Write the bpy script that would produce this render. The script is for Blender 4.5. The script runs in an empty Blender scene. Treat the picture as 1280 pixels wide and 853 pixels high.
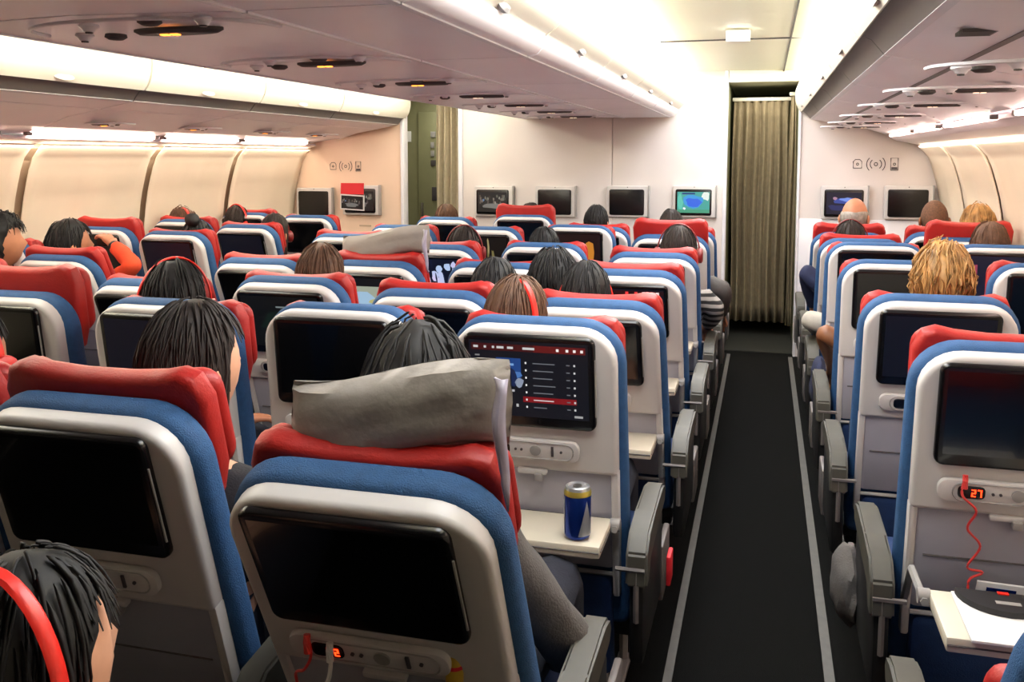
import bpy, bmesh, math, random
from mathutils import Vector, Matrix, noise, Euler
random.seed(7)
SC = bpy.context.scene
C = SC.collection

# ------------------------------------------------------------------ camera, light, exposure
F, H, PX, PY = 1150.0, 1.55, 640.0, 300.0
VPX, VPY = 957.0, 197.0
d_ = Vector((VPX-PX, -(VPY-PY), -F)).normalized()
u_ = Vector((0, -d_.z, d_.y)).normalized()
if u_.y < 0: u_ = -u_
r_ = d_.cross(u_)
cam_d = bpy.data.cameras.new('camera'); cam = bpy.data.objects.new('camera', cam_d); C.objects.link(cam)
# rows r_,d_,u_ are world X,Y,Z expressed in camera space -> matrix world<-camera
R = Matrix((r_, d_, u_))
cam.matrix_world = Matrix.Translation((0, 0, H)) @ R.to_4x4()
cam_d.sensor_width = 36; cam_d.lens = F/1280*36
cam_d.shift_y = -(426.5-PY)/1280
cam_d.clip_start = .05
cam_d.dof.use_dof = False
SC.camera = cam
SC.view_settings.view_transform = 'Standard'; SC.view_settings.look = 'None'
SC.view_settings.gamma = 1; SC.view_settings.use_curve_mapping = False
SC.view_settings.exposure = 0.15
w = bpy.data.worlds.new('cabin_ambient'); SC.world = w; w.use_nodes = True
w.node_tree.nodes['Background'].inputs[0].default_value = (1, .93, .85, 1)
w.node_tree.nodes['Background'].inputs[1].default_value = .25
COVE = 28.0      # emission of the cove tubes above the bins
STRIP = 22.0      # emission of the sidewall light strips

def area(name, loc, rot, sx, sy, power, col):
    l = bpy.data.lights.new(name, 'AREA'); l.shape = 'RECTANGLE'; l.size = sx; l.size_y = sy
    l.energy = power; l.color = col
    o = bpy.data.objects.new(name, l); o.location = loc; o.rotation_euler = rot; C.objects.link(o); return o
area('right_aisle_ceiling_light', (-.24, 4.1, 2.205), (0, 0, 0), .5, 6.2, 96, (.95, .965, 1))
area('left_aisle_ceiling_light', (-2.4, 4.1, 2.205), (0, 0, 0), .5, 5.8, 50, (1, .95, .88))
area('passage_fill_light', (-.03, 7.85, 2.14), (0, 0, 0), .3, .4, 5, (1, .95, .82))  # added fill lamp without a real fixture, brightens passage and curtain
area('left_passage_fill_light', (-2.85, 7.9, 2.14), (0, 0, 0), .4, .4, 5, (1, .95, .82))  # same kind of added fill, brightens the opening beyond the left aisle
area('right_sidewall_wash_light', (1.075, 3.3, 1.632), (0, math.radians(-25), 0), .03, 8.0, 20, (1, .87, .70))
area('left_sidewall_wash_light', (-3.755, 3.2, 1.615), (0, math.radians(25), 0), .03, 7.9, 30, (1, .85, .66))

def ray(px, py):
    c = Vector((px-PX, -(py-PY), -F)); return Vector((c.dot(r_), c.dot(d_), c.dot(u_)))
def atY(px, py, Y):
    v = ray(px, py); return Vector((v.x*Y/v.y, Y, H+v.z*Y/v.y))

# ------------------------------------------------------------------ materials
def lin(c):
    return tuple(((x/255)/12.92 if x/255 <= .04045 else ((x/255+.055)/1.055)**2.4) for x in c)
MATS = {}
def mat(name, col, rough=.5, metal=0, emit=None, es=1, noise_amt=0, nscale=30, bump=0, bscale=200, coat=0, trans=0, wave=None):
    m = bpy.data.materials.new(name); m.use_nodes = True; nt = m.node_tree
    b = nt.nodes['Principled BSDF']; c = lin(col)
    b.inputs['Base Color'].default_value = (*c, 1); b.inputs['Roughness'].default_value = rough
    b.inputs['Metallic'].default_value = metal
    if coat: b.inputs['Coat Weight'].default_value = coat
    if trans: b.inputs['Transmission Weight'].default_value = trans
    if emit is not None:
        b.inputs['Emission Color'].default_value = (*lin(emit), 1); b.inputs['Emission Strength'].default_value = es
    tc = None
    if noise_amt or bump or wave:
        tc = nt.nodes.new('ShaderNodeTexCoord')
    if noise_amt:
        n = nt.nodes.new('ShaderNodeTexNoise'); n.inputs['Scale'].default_value = nscale; n.inputs['Detail'].default_value = 4
        nt.links.new(tc.outputs['Object'], n.inputs['Vector'])
        r = nt.nodes.new('ShaderNodeValToRGB')
        r.color_ramp.elements[0].position = .3; r.color_ramp.elements[1].position = .7
        r.color_ramp.elements[0].color = (*[x*(1-noise_amt) for x in c], 1)
        r.color_ramp.elements[1].color = (*[min(1, x*(1+noise_amt)) for x in c], 1)
        nt.links.new(n.outputs['Fac'], r.inputs['Fac']); nt.links.new(r.outputs['Color'], b.inputs['Base Color'])
    if wave:
        n = nt.nodes.new('ShaderNodeTexWave'); n.inputs['Scale'].default_value = wave[0]; n.inputs['Distortion'].default_value = wave[1]
        n.bands_direction = wave[4] if len(wave) > 4 else 'X'
        nt.links.new(tc.outputs['Object'], n.inputs['Vector'])
        r = nt.nodes.new('ShaderNodeValToRGB')
        r.color_ramp.elements[0].color = (*lin(wave[2]), 1); r.color_ramp.elements[1].color = (*lin(wave[3]), 1)
        r.color_ramp.elements[0].position = .4; r.color_ramp.elements[1].position = .6
        nt.links.new(n.outputs['Fac'], r.inputs['Fac']); nt.links.new(r.outputs['Color'], b.inputs['Base Color'])
    if bump:
        n = nt.nodes.new('ShaderNodeTexNoise'); n.inputs['Scale'].default_value = bscale; n.inputs['Detail'].default_value = 3
        nt.links.new(tc.outputs['Object'], n.inputs['Vector'])
        bp = nt.nodes.new('ShaderNodeBump'); bp.inputs['Strength'].default_value = bump; bp.inputs['Distance'].default_value = .004
        nt.links.new(n.outputs['Fac'], bp.inputs['Height']); nt.links.new(bp.outputs['Normal'], b.inputs['Normal'])
    MATS[name] = m; return m
M = MATS
mat('blue_fabric', (38, 82, 130), .75, noise_amt=.10, nscale=60, bump=.5, bscale=400)
mat('dark_blue_fabric', (22, 52, 100), .8, noise_amt=.12, nscale=40, bump=.4, bscale=300)
mat('red_leather', (168, 27, 22), .5, noise_amt=.08, nscale=20, bump=.25, bscale=150)
mat('shell_white', (204, 201, 200), .4, noise_amt=.02, nscale=8)
mat('shell_lilac', (166, 166, 178), .5, noise_amt=.03, nscale=8)
mat('tray_ivory', (204, 197, 180), .45, noise_amt=.02, nscale=10)
mat('bezel_black', (10, 10, 12), .25)
mat('screen_black', (5, 6, 9), .16, coat=.2)
mat('armrest_grey', (70, 68, 60), .5, noise_amt=.06, nscale=30)
mat('black_plastic', (18, 18, 18), .5)
mat('panel_grey', (150, 148, 146), .4)
mat('steel', (150, 150, 150), .35, 1)
mat('carpet', (12, 12, 11), .95, noise_amt=.3, nscale=150, bump=.8, bscale=500)
M['carpet'].node_tree.nodes['Principled BSDF'].inputs['Specular IOR Level'].default_value = .12
mat('floor_lino', (40, 40, 34), .7, noise_amt=.15, nscale=40)
mat('track_grey', (92, 90, 86), .5, noise_amt=.1)
mat('bin_white', (232, 228, 214), .45, noise_amt=.015, nscale=3)
mat('bin_grey', (246, 242, 250), .36, noise_amt=.02, nscale=3)
mat('bin_rail', (104, 98, 96), .45, noise_amt=.03, nscale=5)
mat('seam_dark', (70, 66, 66), .6)
mat('lip_white', (225, 225, 232), .3)
mat('wall_white', (212, 206, 204), .55, noise_amt=.02, nscale=4)
mat('wall_warm_lit', (230, 205, 182), .55, noise_amt=.02, nscale=4)  # off-white wall with the warm tint of the strip lights put into its colour
mat('sidewall', (232, 220, 200), .5, noise_amt=.03, nscale=3)
mat('sidewall_rib', (184, 164, 142), .5, noise_amt=.03, nscale=5)
mat('shade', (222, 205, 178), .6)
mat('lav_green', (128, 128, 96), .5, noise_amt=.06, nscale=6)
mat('curtain_olive', (134, 120, 94), .85, noise_amt=.12, nscale=25, bump=.3, bscale=200)
mat('curtain_beige', (190, 178, 152), .85, noise_amt=.08, nscale=25, bump=.3, bscale=200)
mat('ceiling', (236, 234, 214), .5, noise_amt=.015, nscale=2)
mat('cove_light', (255, 250, 235), .5, emit=(255, 248, 226), es=COVE)
mat('strip_light', (255, 235, 220), .5, emit=(255, 222, 204), es=STRIP)
mat('amber_sign', (255, 150, 60), .5, emit=(255, 140, 50), es=4)
mat('pale_sign', (250, 220, 200), .5, emit=(255, 220, 190), es=1.3)
mat('red_led', (255, 60, 20), .5, emit=(255, 50, 15), es=5)
mat('skin_tan', (186, 124, 92), .55, noise_amt=.06, nscale=30)
mat('skin_light', (214, 160, 130), .55, noise_amt=.05, nscale=30)
mat('skin_brown', (130, 82, 52), .5, noise_amt=.08, nscale=30)
mat('hair_black', (16, 14, 14), .65, noise_amt=.4, nscale=60)
mat('hair_dark', (36, 25, 20), .65, noise_amt=.35, nscale=60)
mat('hair_brown', (92, 62, 42), .65, noise_amt=.3, nscale=50)
mat('hair_blond', (176, 134, 78), .5, noise_amt=.4, nscale=30)
mat('hair_grey', (150, 145, 138), .6, noise_amt=.3, nscale=50)
mat('hair_buzz', (96, 66, 46), .8, noise_amt=.3, nscale=90)
mat('phone_red', (226, 40, 30), .35)
mat('phone_dark_red', (120, 24, 26), .4)
mat('cloth_grey', (84, 80, 78), .85, noise_amt=.12, nscale=40, bump=.4)
mat('cloth_dark', (30, 30, 36), .85, noise_amt=.15, nscale=40, bump=.4)
mat('cloth_navy', (26, 34, 66), .85, noise_amt=.15, nscale=40, bump=.4)
mat('cloth_white', (176, 170, 160), .85, noise_amt=.06, nscale=30, bump=.4)
mat('cloth_orange', (226, 74, 36), .85, noise_amt=.08, nscale=30, bump=.4)
mat('cloth_striped', (60, 58, 58), .85, wave=(9, 1.5, (30, 28, 30), (150, 146, 142), 'Z'))
mat('cloth_pants', (34, 38, 52), .85, noise_amt=.15, nscale=40, bump=.3)
mat('pillow_grey', (150, 144, 138), .8, noise_amt=.05, nscale=14, bump=.5, bscale=40)
mat('satin_lilac', (158, 152, 170), .35)
mat('can_blue', (20, 52, 140), .25, .7)
mat('can_silver', (200, 205, 212), .3, .8)
mat('can_gold', (210, 190, 90), .3, .7)
mat('bottle_green', (24, 52, 26), .15, coat=.5)
mat('foil_yellow', (206, 170, 60), .4, .4)
mat('paper_white', (226, 226, 226), .7)
mat('paper_red', (205, 28, 40), .6)
mat('ink_dark', (70, 66, 70), .6)
mat('pouch_black', (26, 26, 30), .6)
mat('cable_white', (228, 226, 220), .4)
mat('cable_red', (220, 60, 58), .4)
mat('watch_black', (16, 16, 18), .3)
def emis(name, col, s=1.0):
    return M.get(name) or mat(name, (0, 0, 0), .4, emit=col, es=s)

# ------------------------------------------------------------------ mesh helpers
def finish(name, bm, m, parent=None, smooth=True, loc=None, rot=None):
    me = bpy.data.meshes.new(name)
    bmesh.ops.recalc_face_normals(bm, faces=bm.faces[:])
    if smooth:
        for f in bm.faces: f.smooth = True
        for e in bm.edges:
            if len(e.link_faces) == 2 and e.calc_face_angle(0) > .7: e.smooth = False
    bm.to_mesh(me); bm.free()
    for x in (m if isinstance(m, (list, tuple)) else [m]): me.materials.append(M[x] if isinstance(x, str) else x)
    o = bpy.data.objects.new(name, me); C.objects.link(o)
    if parent: o.parent = parent
    if loc: o.location = loc
    if rot: o.rotation_euler = rot
    return o
def tag(o, label, cat, group=None, kind=None):
    if label: o['label'] = label
    if cat: o['category'] = cat
    if group: o['group'] = group
    if kind: o['kind'] = kind
    return o
def struct(o, label=None):
    o['kind'] = 'structure'
    if label: o['label'] = label
    return o
def empty(name, loc=(0, 0, 0), rz=0):
    o = bpy.data.objects.new(name, None); o.empty_display_size = .05; C.objects.link(o); o.location = loc; o.rotation_euler = (0, 0, rz); return o
def box(bm, x0, x1, y0, y1, z0, z1, bev=0, mi=0):
    vs = [bm.verts.new(p) for p in [(x0, y0, z0), (x1, y0, z0), (x1, y1, z0), (x0, y1, z0), (x0, y0, z1), (x1, y0, z1), (x1, y1, z1), (x0, y1, z1)]]
    fs = [bm.faces.new([vs[i] for i in q]) for q in [(0, 3, 2, 1), (4, 5, 6, 7), (0, 1, 5, 4), (1, 2, 6, 5), (2, 3, 7, 6), (3, 0, 4, 7)]]
    for f in fs: f.material_index = mi
    if bev:
        es = list({e for f in fs for e in f.edges})
        r = bmesh.ops.bevel(bm, geom=es, offset=bev, segments=2, affect='EDGES', profile=.5)
        for f in r['faces']: f.material_index = mi
    return vs
def BM(): return bmesh.new()
def boxo(name, b, m, parent=None, bev=0, **k):
    bm = BM(); box(bm, *b, bev=bev); return finish(name, bm, m, parent, **k)
def rrect(x0, x1, z0, z1, r, n=6, rb=None):
    """rounded rectangle outline CCW; r radius of the top corners, rb of the bottom corners"""
    rb = r if rb is None else rb; pts = []
    for cx, cz, rr, a0 in ((x1-rb, z0+rb, rb, -90), (x1-r, z1-r, r, 0), (x0+r, z1-r, r, 90), (x0+rb, z0+rb, rb, 180)):
        for i in range(n+1):
            a = math.radians(a0+90*i/n); pts.append((cx+rr*math.cos(a), cz+rr*math.sin(a)))
    return pts
def inset(pts, d):
    n = len(pts); out = []
    for i in range(n):
        a = Vector(pts[i-1]); b = Vector(pts[i]); c = Vector(pts[(i+1) % n])
        e1 = (b-a); e2 = (c-b)
        if e1.length < 1e-6: e1 = e2
        if e2.length < 1e-6: e2 = e1
        e1.normalize(); e2.normalize()
        nn = Vector((-(e1.y+e2.y), e1.x+e2.x))
        if nn.length < 1e-6: nn = Vector((-e1.y, e1.x))
        nn.normalize(); out.append((b.x+nn.x*d, b.y+nn.y*d))
    return out
def slab(bm, pts, y0, y1, b0=.01, b1=.01, seg=3, mi=0, fn=None):
    """outline in XZ extruded along Y with rounded front/back edges"""
    loops = []
    for k in range(seg+1):
        t = math.pi/2*k/seg; loops.append((inset(pts, b0*(1-math.sin(t))), y0+b0*(1-math.cos(t))))
    for k in range(seg+1):
        t = math.pi/2*k/seg; loops.append((inset(pts, b1*(1-math.cos(t))), y1-b1*(1-math.sin(t))))
    L = []
    for pl, y in loops:
        L.append([bm.verts.new((fn(p[0], y, p[1]) if fn else (p[0], y, p[1]))) for p in pl])
    n = len(pts)
    for a, b in zip(L, L[1:]):
        for i in range(n):
            f = bm.faces.new((a[i], a[(i+1) % n], b[(i+1) % n], b[i])); f.material_index = mi
    f = bm.faces.new(L[0]); f.material_index = mi
    f = bm.faces.new(L[-1][::-1]); f.material_index = mi
def tube(bm, pts, r, n=6, mi=0, cap=True):
    pts = [Vector(p) for p in pts]; L = []
    up = Vector((0, 0, 1))
    for i, p in enumerate(pts):
        t = (pts[min(i+1, len(pts)-1)]-pts[max(i-1, 0)]).normalized()
        a = t.cross(up)
        if a.length < .1: a = t.cross(Vector((1, 0, 0)))
        a.normalize(); b = a.cross(t); rr = r[i] if isinstance(r, (list, tuple)) else r
        L.append([bm.verts.new(p+(a*math.cos(2*math.pi*k/n)+b*math.sin(2*math.pi*k/n))*rr) for k in range(n)])
    for a, b in zip(L, L[1:]):
        for k in range(n):
            f = bm.faces.new((a[k], a[(k+1) % n], b[(k+1) % n], b[k])); f.material_index = mi
    if cap:
        bm.faces.new(L[0]).material_index = mi; bm.faces.new(L[-1][::-1]).material_index = mi
def spline(ps, n=8):
    ps = [Vector(p) for p in ps]; out = []
    for i in range(len(ps)-1):
        p0 = ps[max(i-1, 0)]; p1 = ps[i]; p2 = ps[i+1]; p3 = ps[min(i+2, len(ps)-1)]
        for k in range(n):
            t = k/n
            out.append(.5*((2*p1)+(p2-p0)*t+(2*p0-5*p1+4*p2-p3)*t*t+(3*p1-p0-3*p2+p3)*t**3))
    out.append(ps[-1]); return out
def lathe(bm, prof, n=20, c=(0, 0, 0), axis='z', mi=0):
    L = []
    for r, h in prof:
        ring = []
        for k in range(n):
            a = 2*math.pi*k/n; x, y = r*math.cos(a), r*math.sin(a)
            p = (x, y, h) if axis == 'z' else ((x, h, y) if axis == 'y' else (h, x, y))
            ring.append(bm.verts.new(Vector(p)+Vector(c)))
        L.append(ring)
    for i, (a, b) in enumerate(zip(L, L[1:])):
        for k in range(n):
            f = bm.faces.new((a[k], a[(k+1) % n], b[(k+1) % n], b[k])); f.material_index = mi[i] if isinstance(mi, list) else mi
    bm.faces.new(L[0]); bm.faces.new(L[-1][::-1])
def extrude_y(bm, prof, y0, y1, closed=False, mi=0, ny=1):
    """prof: list of (x,z) swept along Y"""
    L = [[bm.verts.new((x, y0+(y1-y0)*j/ny, z)) for x, z in prof] for j in range(ny+1)]
    n = len(prof)
    for a, b in zip(L, L[1:]):
        for i in range(n if closed else n-1):
            f = bm.faces.new((a[i], a[(i+1) % n], b[(i+1) % n], b[i])); f.material_index = mi
    if closed:
        bm.faces.new(L[0]).material_index = mi; bm.faces.new(L[-1][::-1]).material_index = mi
def thick(prof, d):
    """turns an open profile into a closed strip d thick (offset to the left of travel)"""
    out = []
    for i, p in enumerate(prof):
        a = Vector(prof[max(i-1, 0)]); b = Vector(prof[min(i+1, len(prof)-1)]); t = (b-a).normalized()
        out.append((p[0]-t.y*d, p[1]+t.x*d))
    return list(prof)+out[::-1]

YW = 7.4; YL = 7.2; CX = -1.32     # front walls, cabin centre line
def mir(prof): return [(2*CX-x, z) for x, z in prof]

# ------------------------------------------------------------------ structure
struct(boxo('floor', (-4.3, 1.9, -1.2, 9.6, -.05, 0), 'carpet', smooth=False))
struct(boxo('trim_1', (-.258, -.232, -1, 7.35, 0, .006), 'track_grey'))
struct(boxo('trim_2', (.205, .235, -1, 7.35, 0, .006), 'track_grey'))
struct(boxo('trim_3', (-2.43, -2.41, -1, 7.35, 0, .006), 'track_grey'))
struct(boxo('trim_4', (-2.9, -2.88, -1, 7.2, 0, .006), 'track_grey'))
struct(boxo('trim_5', (-.3, .27, 7.5, 9.5, 0, .008), 'floor_lino'))
# ceiling over both aisles
bm = BM()
cp = [(-4.3, 2.0), (-3.0, 2.2), (-1.9, 2.26), (-.74, 2.26), (-.60, 2.225), (.10, 2.215), (.26, 2.2), (1.9, 2.0)]
extrude_y(bm, thick(cp, .03), -1.2, YW, True)
struct(finish('ceiling', bm, 'ceiling', smooth=False))
bm = BM(); box(bm, .115, .123, -1.2, YW, 2.204, 2.2135)
struct(finish('trim_6', bm, 'seam_dark', smooth=False))
for i, y in enumerate((1.2, 3.3, 5.4)):
    struct(boxo('trim_%d' % (7+i), (-.6, .2, y, y+.008, 2.208, 2.2155), 'seam_dark', smooth=False))
# passage ceiling beyond the front wall
struct(boxo('ceiling.001', (-3.4, .9, YW+.095, 9.6, 2.16, 2.2), 'ceiling', smooth=False))
struct(boxo('trim_10', (-.288, .237, 7.4, 7.5, 2.13, 2.25), 'ceiling', bev=.005))
# centre front wall, two panels
wf = struct(boxo('wall_front', (-2.47, -.305, YW+.012, YW+.09, 0, 2.3), 'wall_white', smooth=False))
for a, b in ((-2.46, -1.197), (-1.190, -.302)):
    boxo('wall_panel', (a, b, YW, YW+.015, .12, 2.3), 'wall_white', wf, bev=.003)
boxo('edge_post', (-2.50, -2.46, YW-.02, YW+.12, 0, 2.3), 'lip_white', wf, bev=.01)
boxo('edge_post', (-.318, -.29, YW-.008, YW+.1, 0, 2.3), 'lip_white', wf, bev=.008)
# right front wall
wr = struct(boxo('wall_front_right', (.245, 1.6, YW+.012, YW+.09, 0, 2.2), 'wall_white', smooth=False))
boxo('edge_post', (.238, .258, YW-.008, YW+.1, 0, 2.2), 'lip_white', wr, bev=.008)
boxo('wall_panel', (.258, 1.5, YW, YW+.014, .1, 1.08), 'lip_white', wr, bev=.004)
# left front wall
wl = struct(boxo('wall_front_left', (-4.2, -2.93, YL+.012, YL+.09, 0, 2.2), 'wall_warm_lit', smooth=False))
boxo('edge_post', (-2.945, -2.915, YL-.008, YL+.1, 0, 2.2), 'lip_white', wl, bev=.008)
# passage side walls
struct(boxo('wall_passage_left', (-.36, -.30, YW+.09, 9.5, 0, 2.2), 'lav_green', smooth=False))
struct(boxo('wall_passage_right', (.25, .31, YW+.09, 9.5, 0, 2.2), 'lav_green', smooth=False))
struct(boxo('wall_passage_end', (-.5, .5, 9.45, 9.5, 0, 2.2), 'lav_green', smooth=False))
# lavatory wall behind the left aisle with its door
lw = struct(boxo('wall_lavatory', (-3.6, -2.4, 8.3, 8.36, 0, 2.25), 'lav_green', smooth=False))
dr = struct(boxo('door_1', (-3.20, -2.86, 8.27, 8.31, .05, 1.98), 'lav_green', bev=.006))
boxo('door_handle', (-3.17, -3.15, 8.245, 8.275, .98, 1.12), 'steel', dr, bev=.004)
boxo('ashtray_plate', (-3.06, -2.93, 8.255, 8.275, 1.14, 1.27), 'ink_dark', dr, bev=.004)
for z, s in ((1.74, .05), (1.64, .035), (1.56, .035), (1.47, .05)):
    boxo('sign_plate', (-3.07, -3.07+s, 8.258, 8.272, z, z+.055), 'panel_grey' if z > 1.5 else 'seam_dark', dr, bev=.003)
boxo('wall_sign', (-3.33, -3.28, 8.285, 8.305, 1.70, 1.80), 'paper_white', lw, bev=.003)
struct(boxo('wall_left_passage', (-3.42, -3.36, YL+.09, 8.4, 0, 2.25), 'lav_green', smooth=False))
# sidewalls: profile from the light strip down to the floor, panel by panel
side = [(1.08, 1.635), (1.155, 1.56), (1.205, 1.42), (1.245, 1.25), (1.275, 1.0), (1.29, .7), (1.28, .35), (1.25, 0)]
def sidewall(name, prof, sgn, ys):
    root = bpy.data.objects.new(name, None)
    bm = BM(); pr = [(x+sgn*.075, z) for x, z in prof]
    extrude_y(bm, thick(pr, .03*-sgn if sgn > 0 else .03), ys[0], ys[-1], True)
    root = struct(finish(name, bm, 'sidewall_rib', smooth=False))
    for a, b in zip(ys, ys[1:]):
        bm = BM(); L = []
        n = 12; g = .03
        for j in range(n+1):
            y = a+g+(b-a-2*g)*j/n
            t = j/n; dip = 0.0
            # two shallow window bays per panel; raised pillar between
            bay = max(0, math.sin(2*math.pi*t*1.0 if t < .5 else 2*math.pi*(t-.5)))
            row = []
            for x, z in [(side_i) for side_i in fine(prof)]:
                k = max(0, min(1, (1.62-z)/.3))*max(0, min(1, (z-.75)/.15))
                row.append(bm.verts.new((x+sgn*.022*bay**.6*k, y, z)))
            L.append(row)
        for r1, r2 in zip(L, L[1:]):
            for i in range(len(r1)-1): bm.faces.new((r1[i], r1[i+1], r2[i+1], r2[i]))
        o = finish('sidewall_panel', bm, 'sidewall', root)
        sm = o.modifiers.new('s', 'SOLIDIFY'); sm.thickness = .006
        for q in (.27, .73):
            yc = a+(b-a)*q; zc = .94; xw = ix(prof, zc)+sgn*.012
            bm = BM(); pts = rrect(-.115, .115, -.16, .16, .1, 6); n2 = len(pts); pin = inset(pts, .022)
            A = [bm.verts.new((ix(prof, zc+z)+sgn*.020, yc+y, zc+z)) for y, z in pts]
            B = [bm.verts.new((ix(prof, zc+z)+sgn*.010, yc+y, zc+z)) for y, z in inset(pts, .008)]
            D = [bm.verts.new((ix(prof, zc+z)+sgn*.016, yc+y, zc+z)) for y, z in pin]
            for X, Y2 in ((A, B), (B, D)):
                for i in range(n2): bm.faces.new((X[i], X[(i+1) % n2], Y2[(i+1) % n2], Y2[i]))
            wn = finish('window_frame', bm, 'shade', o)
            bm = BM(); bm.faces.new([bm.verts.new((ix(prof, zc+z)+sgn*.013, yc+y, zc+z)) for y, z in pin])
            finish('window_shade', bm, 'sidewall', o)
    return root
def ix(prof, z):
    for (x0, z0), (x1, z1) in zip(prof, prof[1:]):
        if z1 <= z <= z0: return x0+(x1-x0)*(z0-z)/(z0-z1)
    return prof[0][0] if z > prof[0][1] else prof[-1][0]
def fine(prof, n=3):
    out = []
    for p, q in zip(prof, prof[1:]):
        for k in range(n): out.append((p[0]+(q[0]-p[0])*k/n, p[1]+(q[1]-p[1])*k/n))
    out.append(prof[-1]); return out
def catm(prof, n=4):
    return [(p.x, p.y) for p in spline([Vector((x, z, 0)) for x, z in prof], n)]
side = catm(side, 2)
sidewall('wall_right', side, 1, [-.9, .15, 1.2, 2.25, 3.3, 4.4, 5.5, 6.5, YW])
sidel = [(2*CX-x-.03, z-.01) for x, z in side]
sidewall('wall_left', sidel, -1, [-.9, .1, 1.1, 2.1, 3.1, 4.1, 5.15, 6.12, YL])
# cove panels between service units and sidewalls
for nm, pr in (('wall_right_cove', [(.885, 1.700), (.935, 1.675), (1.085, 1.645), (1.10, 1.635)]), ('wall_left_cove', [(-3.725, 1.665), (-3.62-.1, 1.65), (-3.70-.06, 1.635), (-3.775, 1.625)])):
    bm = BM(); extrude_y(bm, thick(pr, .02 if 'right' in nm else -.02), -.9, YW if 'right' in nm else YL, True)
    struct(finish(nm, bm, 'bin_grey', smooth=False))
bm = BM(); extrude_y(bm, thick([(-3.765, 1.672), (-3.70, 1.685), (-3.47, 1.716)], .012), -.9, YL, True)
struct(finish('trim_11', bm, 'bin_grey', smooth=False))
# unseen closing wall behind the camera, darkened to cut bounce on near seats
struct(boxo('wall_rear', (-4.3, 1.9, -1.25, -1.2, 0, 2.3), 'seam_dark', smooth=False))

# ------------------------------------------------------------------ overhead bins
GB = {'c': 'overhead bins above the middle seats', 'r': 'overhead bins along the right side', 'l': 'overhead bins along the left side'}
def bin_unit(side_, y0, y1, label):
    g = .005
    yc = (y0+y1)/2
    root = empty('overhead_bin', ({'c': CX, 'r': .7, 'l': -3.3}[side_], yc, 1.85))
    tag(root, label, 'bin', GB[side_])
    off = Vector(root.location)
    def P(name, prof, m, closed=True, ya=y0+g, yb=y1-g, ny=1):
        bm = BM(); extrude_y(bm, prof, ya, yb, closed, ny=ny)
        bmesh.ops.translate(bm, verts=bm.verts, vec=-off)
        return finish(name, bm, m, root)
    if side_ == 'c':
        R_ = [(-.735, 1.868), (-.70, 1.875)]
        lo = [(-1.905, 1.868), (-1.10, 1.872)]
        P('bottom_panel', thick([(-1.09, 1.866), (-.75, 1.866), (-.735, 1.868)], .02), 'bin_grey')
        P('service_channel', thick([(2*CX+.75, 1.866), (-1.55, 1.874), (-1.10, 1.866)], .02), 'bin_grey')
        P('channel_edge', thick([(-1.105, 1.861), (-1.088, 1.861)], .014), 'lip_white')
        for s in (0, 1):
            f = (lambda p: p) if s == 0 else mir
            P('rail', thick(f([(-.735, 1.868), (-.70, 1.874), (-.672, 1.905), (-.668, 1.925)]), .012 if s == 0 else -.012), 'bin_rail' if s else 'bin_grey')
            P('lip', thick(f([(-.745, 1.862), (-.73, 1.864)]), .01 if s == 0 else -.01), 'lip_white')
            dprof = catm([(-.675, 1.93), (-.625, 1.97), (-.605, 2.04), (-.635, 2.12), (-.70, 2.19)], 4)
            d = P('bin_door', thick(f(dprof), .015 if s == 0 else -.015), 'bin_white', ya=y0+.007, yb=y1-.007)
            bm = BM(); xx = -.662 if s == 0 else 2*CX+.662
            lathe(bm, [(.001, -.02), (.03, -.017), (.045, 0), (.03, .017), (.001, .02)], 16); bmesh.ops.scale(bm, vec=(.5, 1.0, .6), verts=bm.verts)
            bmesh.ops.rotate(bm, verts=bm.verts, matrix=Matrix.Rotation(math.radians(60 if s == 0 else -60), 3, 'Y'))
            bmesh.ops.translate(bm, verts=bm.verts, vec=Vector((xx, yc, 1.94))-off)
            h = finish('latch', bm, 'panel_grey', d)
        P('carcass', [(-1.9, 1.89), (-.76, 1.89), (-.70, 2.2), (-1.94, 2.2)], 'bin_grey')
    else:
        s = 1 if side_ == 'r' else -1
        f = (lambda p: p) if s == 1 else (lambda p: [(2*CX-x, z-(.02 if z > 1.7 else 0)) for x, z in p])
        T = lambda p, d: thick(f(p), -d*s if False else (d*s*-1 if False else d*(-1 if s > 0 else 1)*-1))
        P('bottom_panel', T([(.335, 1.838), (.50, 1.808)], .015), 'bin_grey')
        P('channel_edge', T([(.50, 1.806), (.515, 1.803)], .012), 'bin_rail' if s > 0 else 'bin_grey')
        P('service_channel', T([(.515, 1.805), (.70, 1.772), (.85, 1.724)], .012), 'bin_grey')
        P('lip', T([(.318, 1.842), (.337, 1.836)], .01), 'lip_white')
        P('rail', T([(.258, 1.898), (.285, 1.885), (.32, 1.842)], .012), 'bin_rail')
        dprof = catm([(.262, 1.90), (.232, 1.95), (.220, 2.03), (.245, 2.11), (.30, 2.18)], 4)
        d = P('bin_door', T(dprof, .015), 'bin_white', ya=y0+.007, yb=y1-.007)
        bm = BM()
        lathe(bm, [(.001, -.012), (.03, -.011), (.045, 0), (.03, .011), (.001, .012)], 16); bmesh.ops.scale(bm, vec=(.7, 1.6, .8), verts=bm.verts)
        bmesh.ops.rotate(bm, verts=bm.verts, matrix=Matrix.Rotation(math.radians(-65*s), 3, 'Y'))
        x = .243 if s > 0 else 2*CX-.243
        bmesh.ops.translate(bm, verts=bm.verts, vec=Vector((x, yc-.02, 1.925-(0 if s > 0 else .02)))-off)
        finish('latch', bm, 'panel_grey' if s > 0 else 'bin_white', d)
        P('carcass', f([(.36, 1.86), (.52, 1.83), (.86, 1.74), (1.2, 1.74), (1.2, 2.0), (.33, 2.16)]), 'bin_grey')
    return root
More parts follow.
